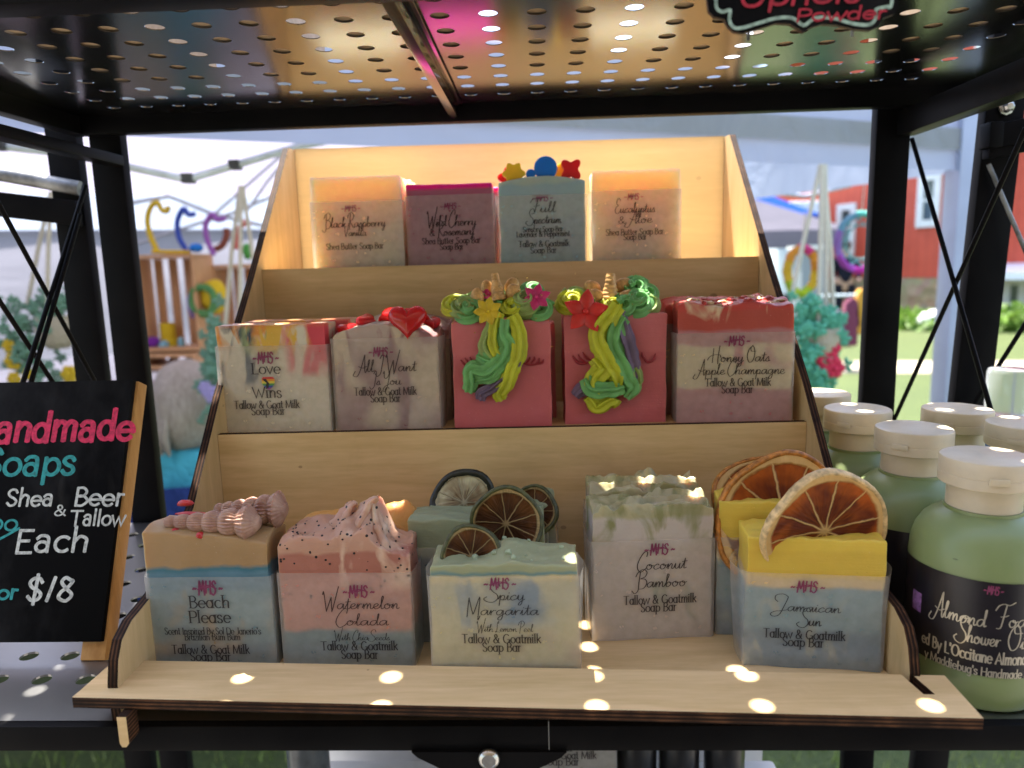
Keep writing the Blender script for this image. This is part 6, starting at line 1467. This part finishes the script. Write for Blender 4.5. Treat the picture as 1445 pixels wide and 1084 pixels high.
# coats
for (px, py, Y, w_, h_, c, lb_) in ((1203, 455, 9.0, .16, .30, (.18, .03, .07), 'maroon coat on a rail before the lawn'), (1216, 440, 9.0, .10, .28, (.62, .30, .03), 'orange coat on a rail beside the maroon one'), (1184, 462, 9.0, .12, .22, (.12, .13, .16), 'dark grey coat on a rail left of the maroon one')):
    p = at_y(px, py, Y); mb = MB().prism([(-w_ * .5, h_ * .8), (-w_ * .15, h_), (w_ * .15, h_), (w_ * .5, h_ * .8), (w_ * .75, -h_ * .2), (w_ * .5, -h_ * .25), (w_ * .5, -h_), (-w_ * .5, -h_), (-w_ * .5, -h_ * .25), (-w_ * .75, -h_ * .2)], p, (1, 0, 0), (0, 0, 1), (0, 1, 0), .12)
    o = mb.build('hanging_coat', yarn(c), bevel=.02); tag(o, lb_, 'coat', 'coats on a rail')
p = at_y(1200, 430, 9.08); rl = empty('coat_rail', (p.x, 9.06, GZ), 0, 'metal clothes rail carrying dark, maroon and orange coats', 'clothes rail')
hz = p.z - GZ + .12
MB().tube([(-.5, 0, hz), (.5, 0, hz)], .015, 8).build('rail', ALU, rl)
for x in (-.48, .48): MB().tube([(x, 0, 0), (x, 0, hz - .016)], .015, 8).build('upright', ALU, rl)

# ------------------------------------------------------------------ people
def skin_fig(joints, edges, name, mat, parent, loc, sub=2):
    me = bpy.data.meshes.new(name); me.from_pydata([j[0] for j in joints], edges, []); o = bpy.data.objects.new(name, me); COL.objects.link(o)
    sk = o.modifiers.new('s', 'SKIN'); sb = o.modifiers.new('b', 'SUBSURF'); sb.levels = sub; sb.render_levels = sub
    for v, j in zip(me.skin_vertices[0].data, joints): v.radius = (j[1], j[2] if len(j) > 2 else j[1])
    me.skin_vertices[0].data[0].use_root = True
    dg = bpy.context.evaluated_depsgraph_get(); nm = bpy.data.meshes.new_from_object(o.evaluated_get(dg)); bpy.data.objects.remove(o)
    nm.name = name; nm.materials.clear(); nm.materials.append(mat); nm.polygons.foreach_set('use_smooth', [True] * len(nm.polygons))
    o = bpy.data.objects.new(name, nm); COL.objects.link(o); o.parent = parent; o.location = loc; return o
SKIN_ = flat((.52, .30, .21), .5, .1, 40, 'skin', Subsurface_Weight=.2, Subsurface_Radius=(1, .4, .2), Subsurface_Scale=.01)
def body_joints(sit, lean=0.0):
    J = [((0, 0, .50), .14, .11), ((0, -lean * .3, .68), .13, .10), ((0, -lean * .6, .86), .15, .10), ((0, -lean, 1.00), .07, .06), ((0, -lean, 1.06), .055, .055), ((0, -lean, 1.14), .075, .09), ((0, -lean, 1.24), .07, .085)]
    E = [(0, 1), (1, 2), (2, 3), (3, 4), (4, 5), (5, 6)]
    for s_ in (-1, 1):
        b = len(J); J += [((s_ * .18, -lean * .7, .92), .065), ((s_ * .24, -lean * .5 + .02, .68), .048), ((s_ * .20, -lean * .4 + .22, .56), .036), ((s_ * .19, -lean * .4 + .30, .55), .030)]
        E += [(2, b), (b, b + 1), (b + 1, b + 2), (b + 2, b + 3)]
        c = len(J)
        if sit: J += [((s_ * .10, .06, .47), .085), ((s_ * .13, .44, .48), .062), ((s_ * .13, .46, .12), .045), ((s_ * .13, .58, .04), .036)]
        else: J += [((s_ * .10, 0, .42), .085), ((s_ * .11, .01, .05), .06), ((s_ * .11, -.01, -.34), .042), ((s_ * .11, -.10, -.38), .036)]
        E += [(0, c), (c, c + 1), (c + 1, c + 2), (c + 2, c + 3)]
    return J, E
hp_ = at_y(267, 566, 1.95)
PR_ = empty('person', (hp_.x, 1.95, GZ), R_(-12), 'seated woman with grey blonde hair and turquoise top seen from behind', 'person')
J, E = body_joints(True); hz = hp_.z - GZ; dz = hz - 1.20
body = skin_fig(J, E, 'body', SKIN_, PR_, (0, 0, dz))
sh_j = [((0, 0, .50), .165, .135), ((0, 0, .70), .155, .125), ((0, 0, .93), .180, .125), ((0, -.01, 1.06), .10, .085)]
sh_e = [(0, 1), (1, 2), (2, 3)]
for s_ in (-1, 1): b = len(sh_j); sh_j += [((s_ * .185, 0, .985), .085), ((s_ * .24, .02, .76), .068)]; sh_e += [(2, b), (b, b + 1)]
skin_fig(sh_j, sh_e, 'top', cloth((.10, .52, .62), .1, 'turquoise_cloth', 20), PR_, (0, 0, dz))
hair = MB(); HAIRM = NT('grey_blonde_hair'); v_ = HAIRM.co((60, 60, 6)); HAIRM = HAIRM.done(HAIRM.pbr(HAIRM.ramp(HAIRM.noise(2.5, v_, 4), [(.3, (.24, .20, .155)), (.7, (.44, .385, .31))]), .45, Normal=HAIRM.bump(HAIRM.noise(3, v_, 3), .6, .01)))
hair.blob((0, -.005, 1.185 + dz), (.112, .128, .150), 18, 28, .07, 2.5)
for k in range(46):
    a = math.pi * (1.0 + 1.0 * k / 89) + rnd.uniform(-.05, .05)
    if rnd.random() < .2: a = rnd.uniform(0, math.pi * 2)
    p0 = Vector((.098 * math.cos(a), -.005 + .113 * math.sin(a), 1.17 + dz)); L_ = rnd.uniform(.08, .125)
    hair.tube([p0, p0 + Vector((.018 * math.cos(a), .018 * math.sin(a), -L_ * .5)), p0 + Vector((rnd.uniform(-.01, .012), rnd.uniform(-.01, .01), -L_))], [.012, .014, .005], 7)
hair.build('hair', HAIRM, PR_, 70)
CH = empty('folding_chair', (hp_.x, 1.95, GZ), R_(-12), 'navy blue folding chair under the seated woman', 'chair')
nv = cloth((.035, .06, .20), .1, 'navy_canvas', 15)
zs_ = .50 + dz - .13
sheet((-.28, -.19, zs_ + .02), (.28, -.19, zs_ + .02), (.27, -.17, zs_ + .62), (-.27, -.17, zs_ + .56), 10, 8, .02).build('backrest', nv, CH, 60)
MB().box((-.27, -.16, zs_ - .02), (.27, .30, zs_)).build('seat', nv, CH, bevel=.01)
for x in (-.27, .27):
    MB().tube([(x, -.18, zs_ + .55), (x, .30, 0)], .012, 8).build('leg', DKJ, CH); MB().tube([(x * .97, .30, zs_), (x * .97, -.22, 0)], .012, 8).build('leg', DKJ, CH)
fp = at_y(1192, 392, 14.0)
P2 = empty('person', (fp.x, 14.0, GZ), R_(170), 'distant person in dark clothes walking past the barn', 'person')
J, E = body_joints(False); k_ = .84
bd_ = skin_fig(J, E, 'body', SKIN_, P2, (0, 0, .42))
js = [((0, 0, .44), .155, .125), ((0, 0, .70), .15, .12), ((0, 0, .88), .165, .12), ((0, 0, .98), .09, .08)]; es = [(0, 1), (1, 2), (2, 3)]
for s_ in (-1, 1): b = len(js); js += [((s_ * .18, 0, .92), .08), ((s_ * .24, .02, .68), .062), ((s_ * .20, .20, .57), .05)]; es += [(2, b), (b, b + 1), (b + 1, b + 2)]
dkc = cloth((.02, .02, .03), .05, 'dark_cloth', 12); skin_fig(js, es, 'jacket', dkc, P2, (0, 0, .42))
for s_ in (-1, 1): MB().tube([(s_ * .10, 0, .90), (s_ * .11, .01, .47), (s_ * .11, -.01, .10)], [.10, .08, .06], 12).build('trouser_leg', dkc, P2, 60)
MB().blob((0, .01, 1.64), (.088, .105, .10), 10, 14, .05).build('hair', flat((.05, .03, .02), .5), P2, 60)
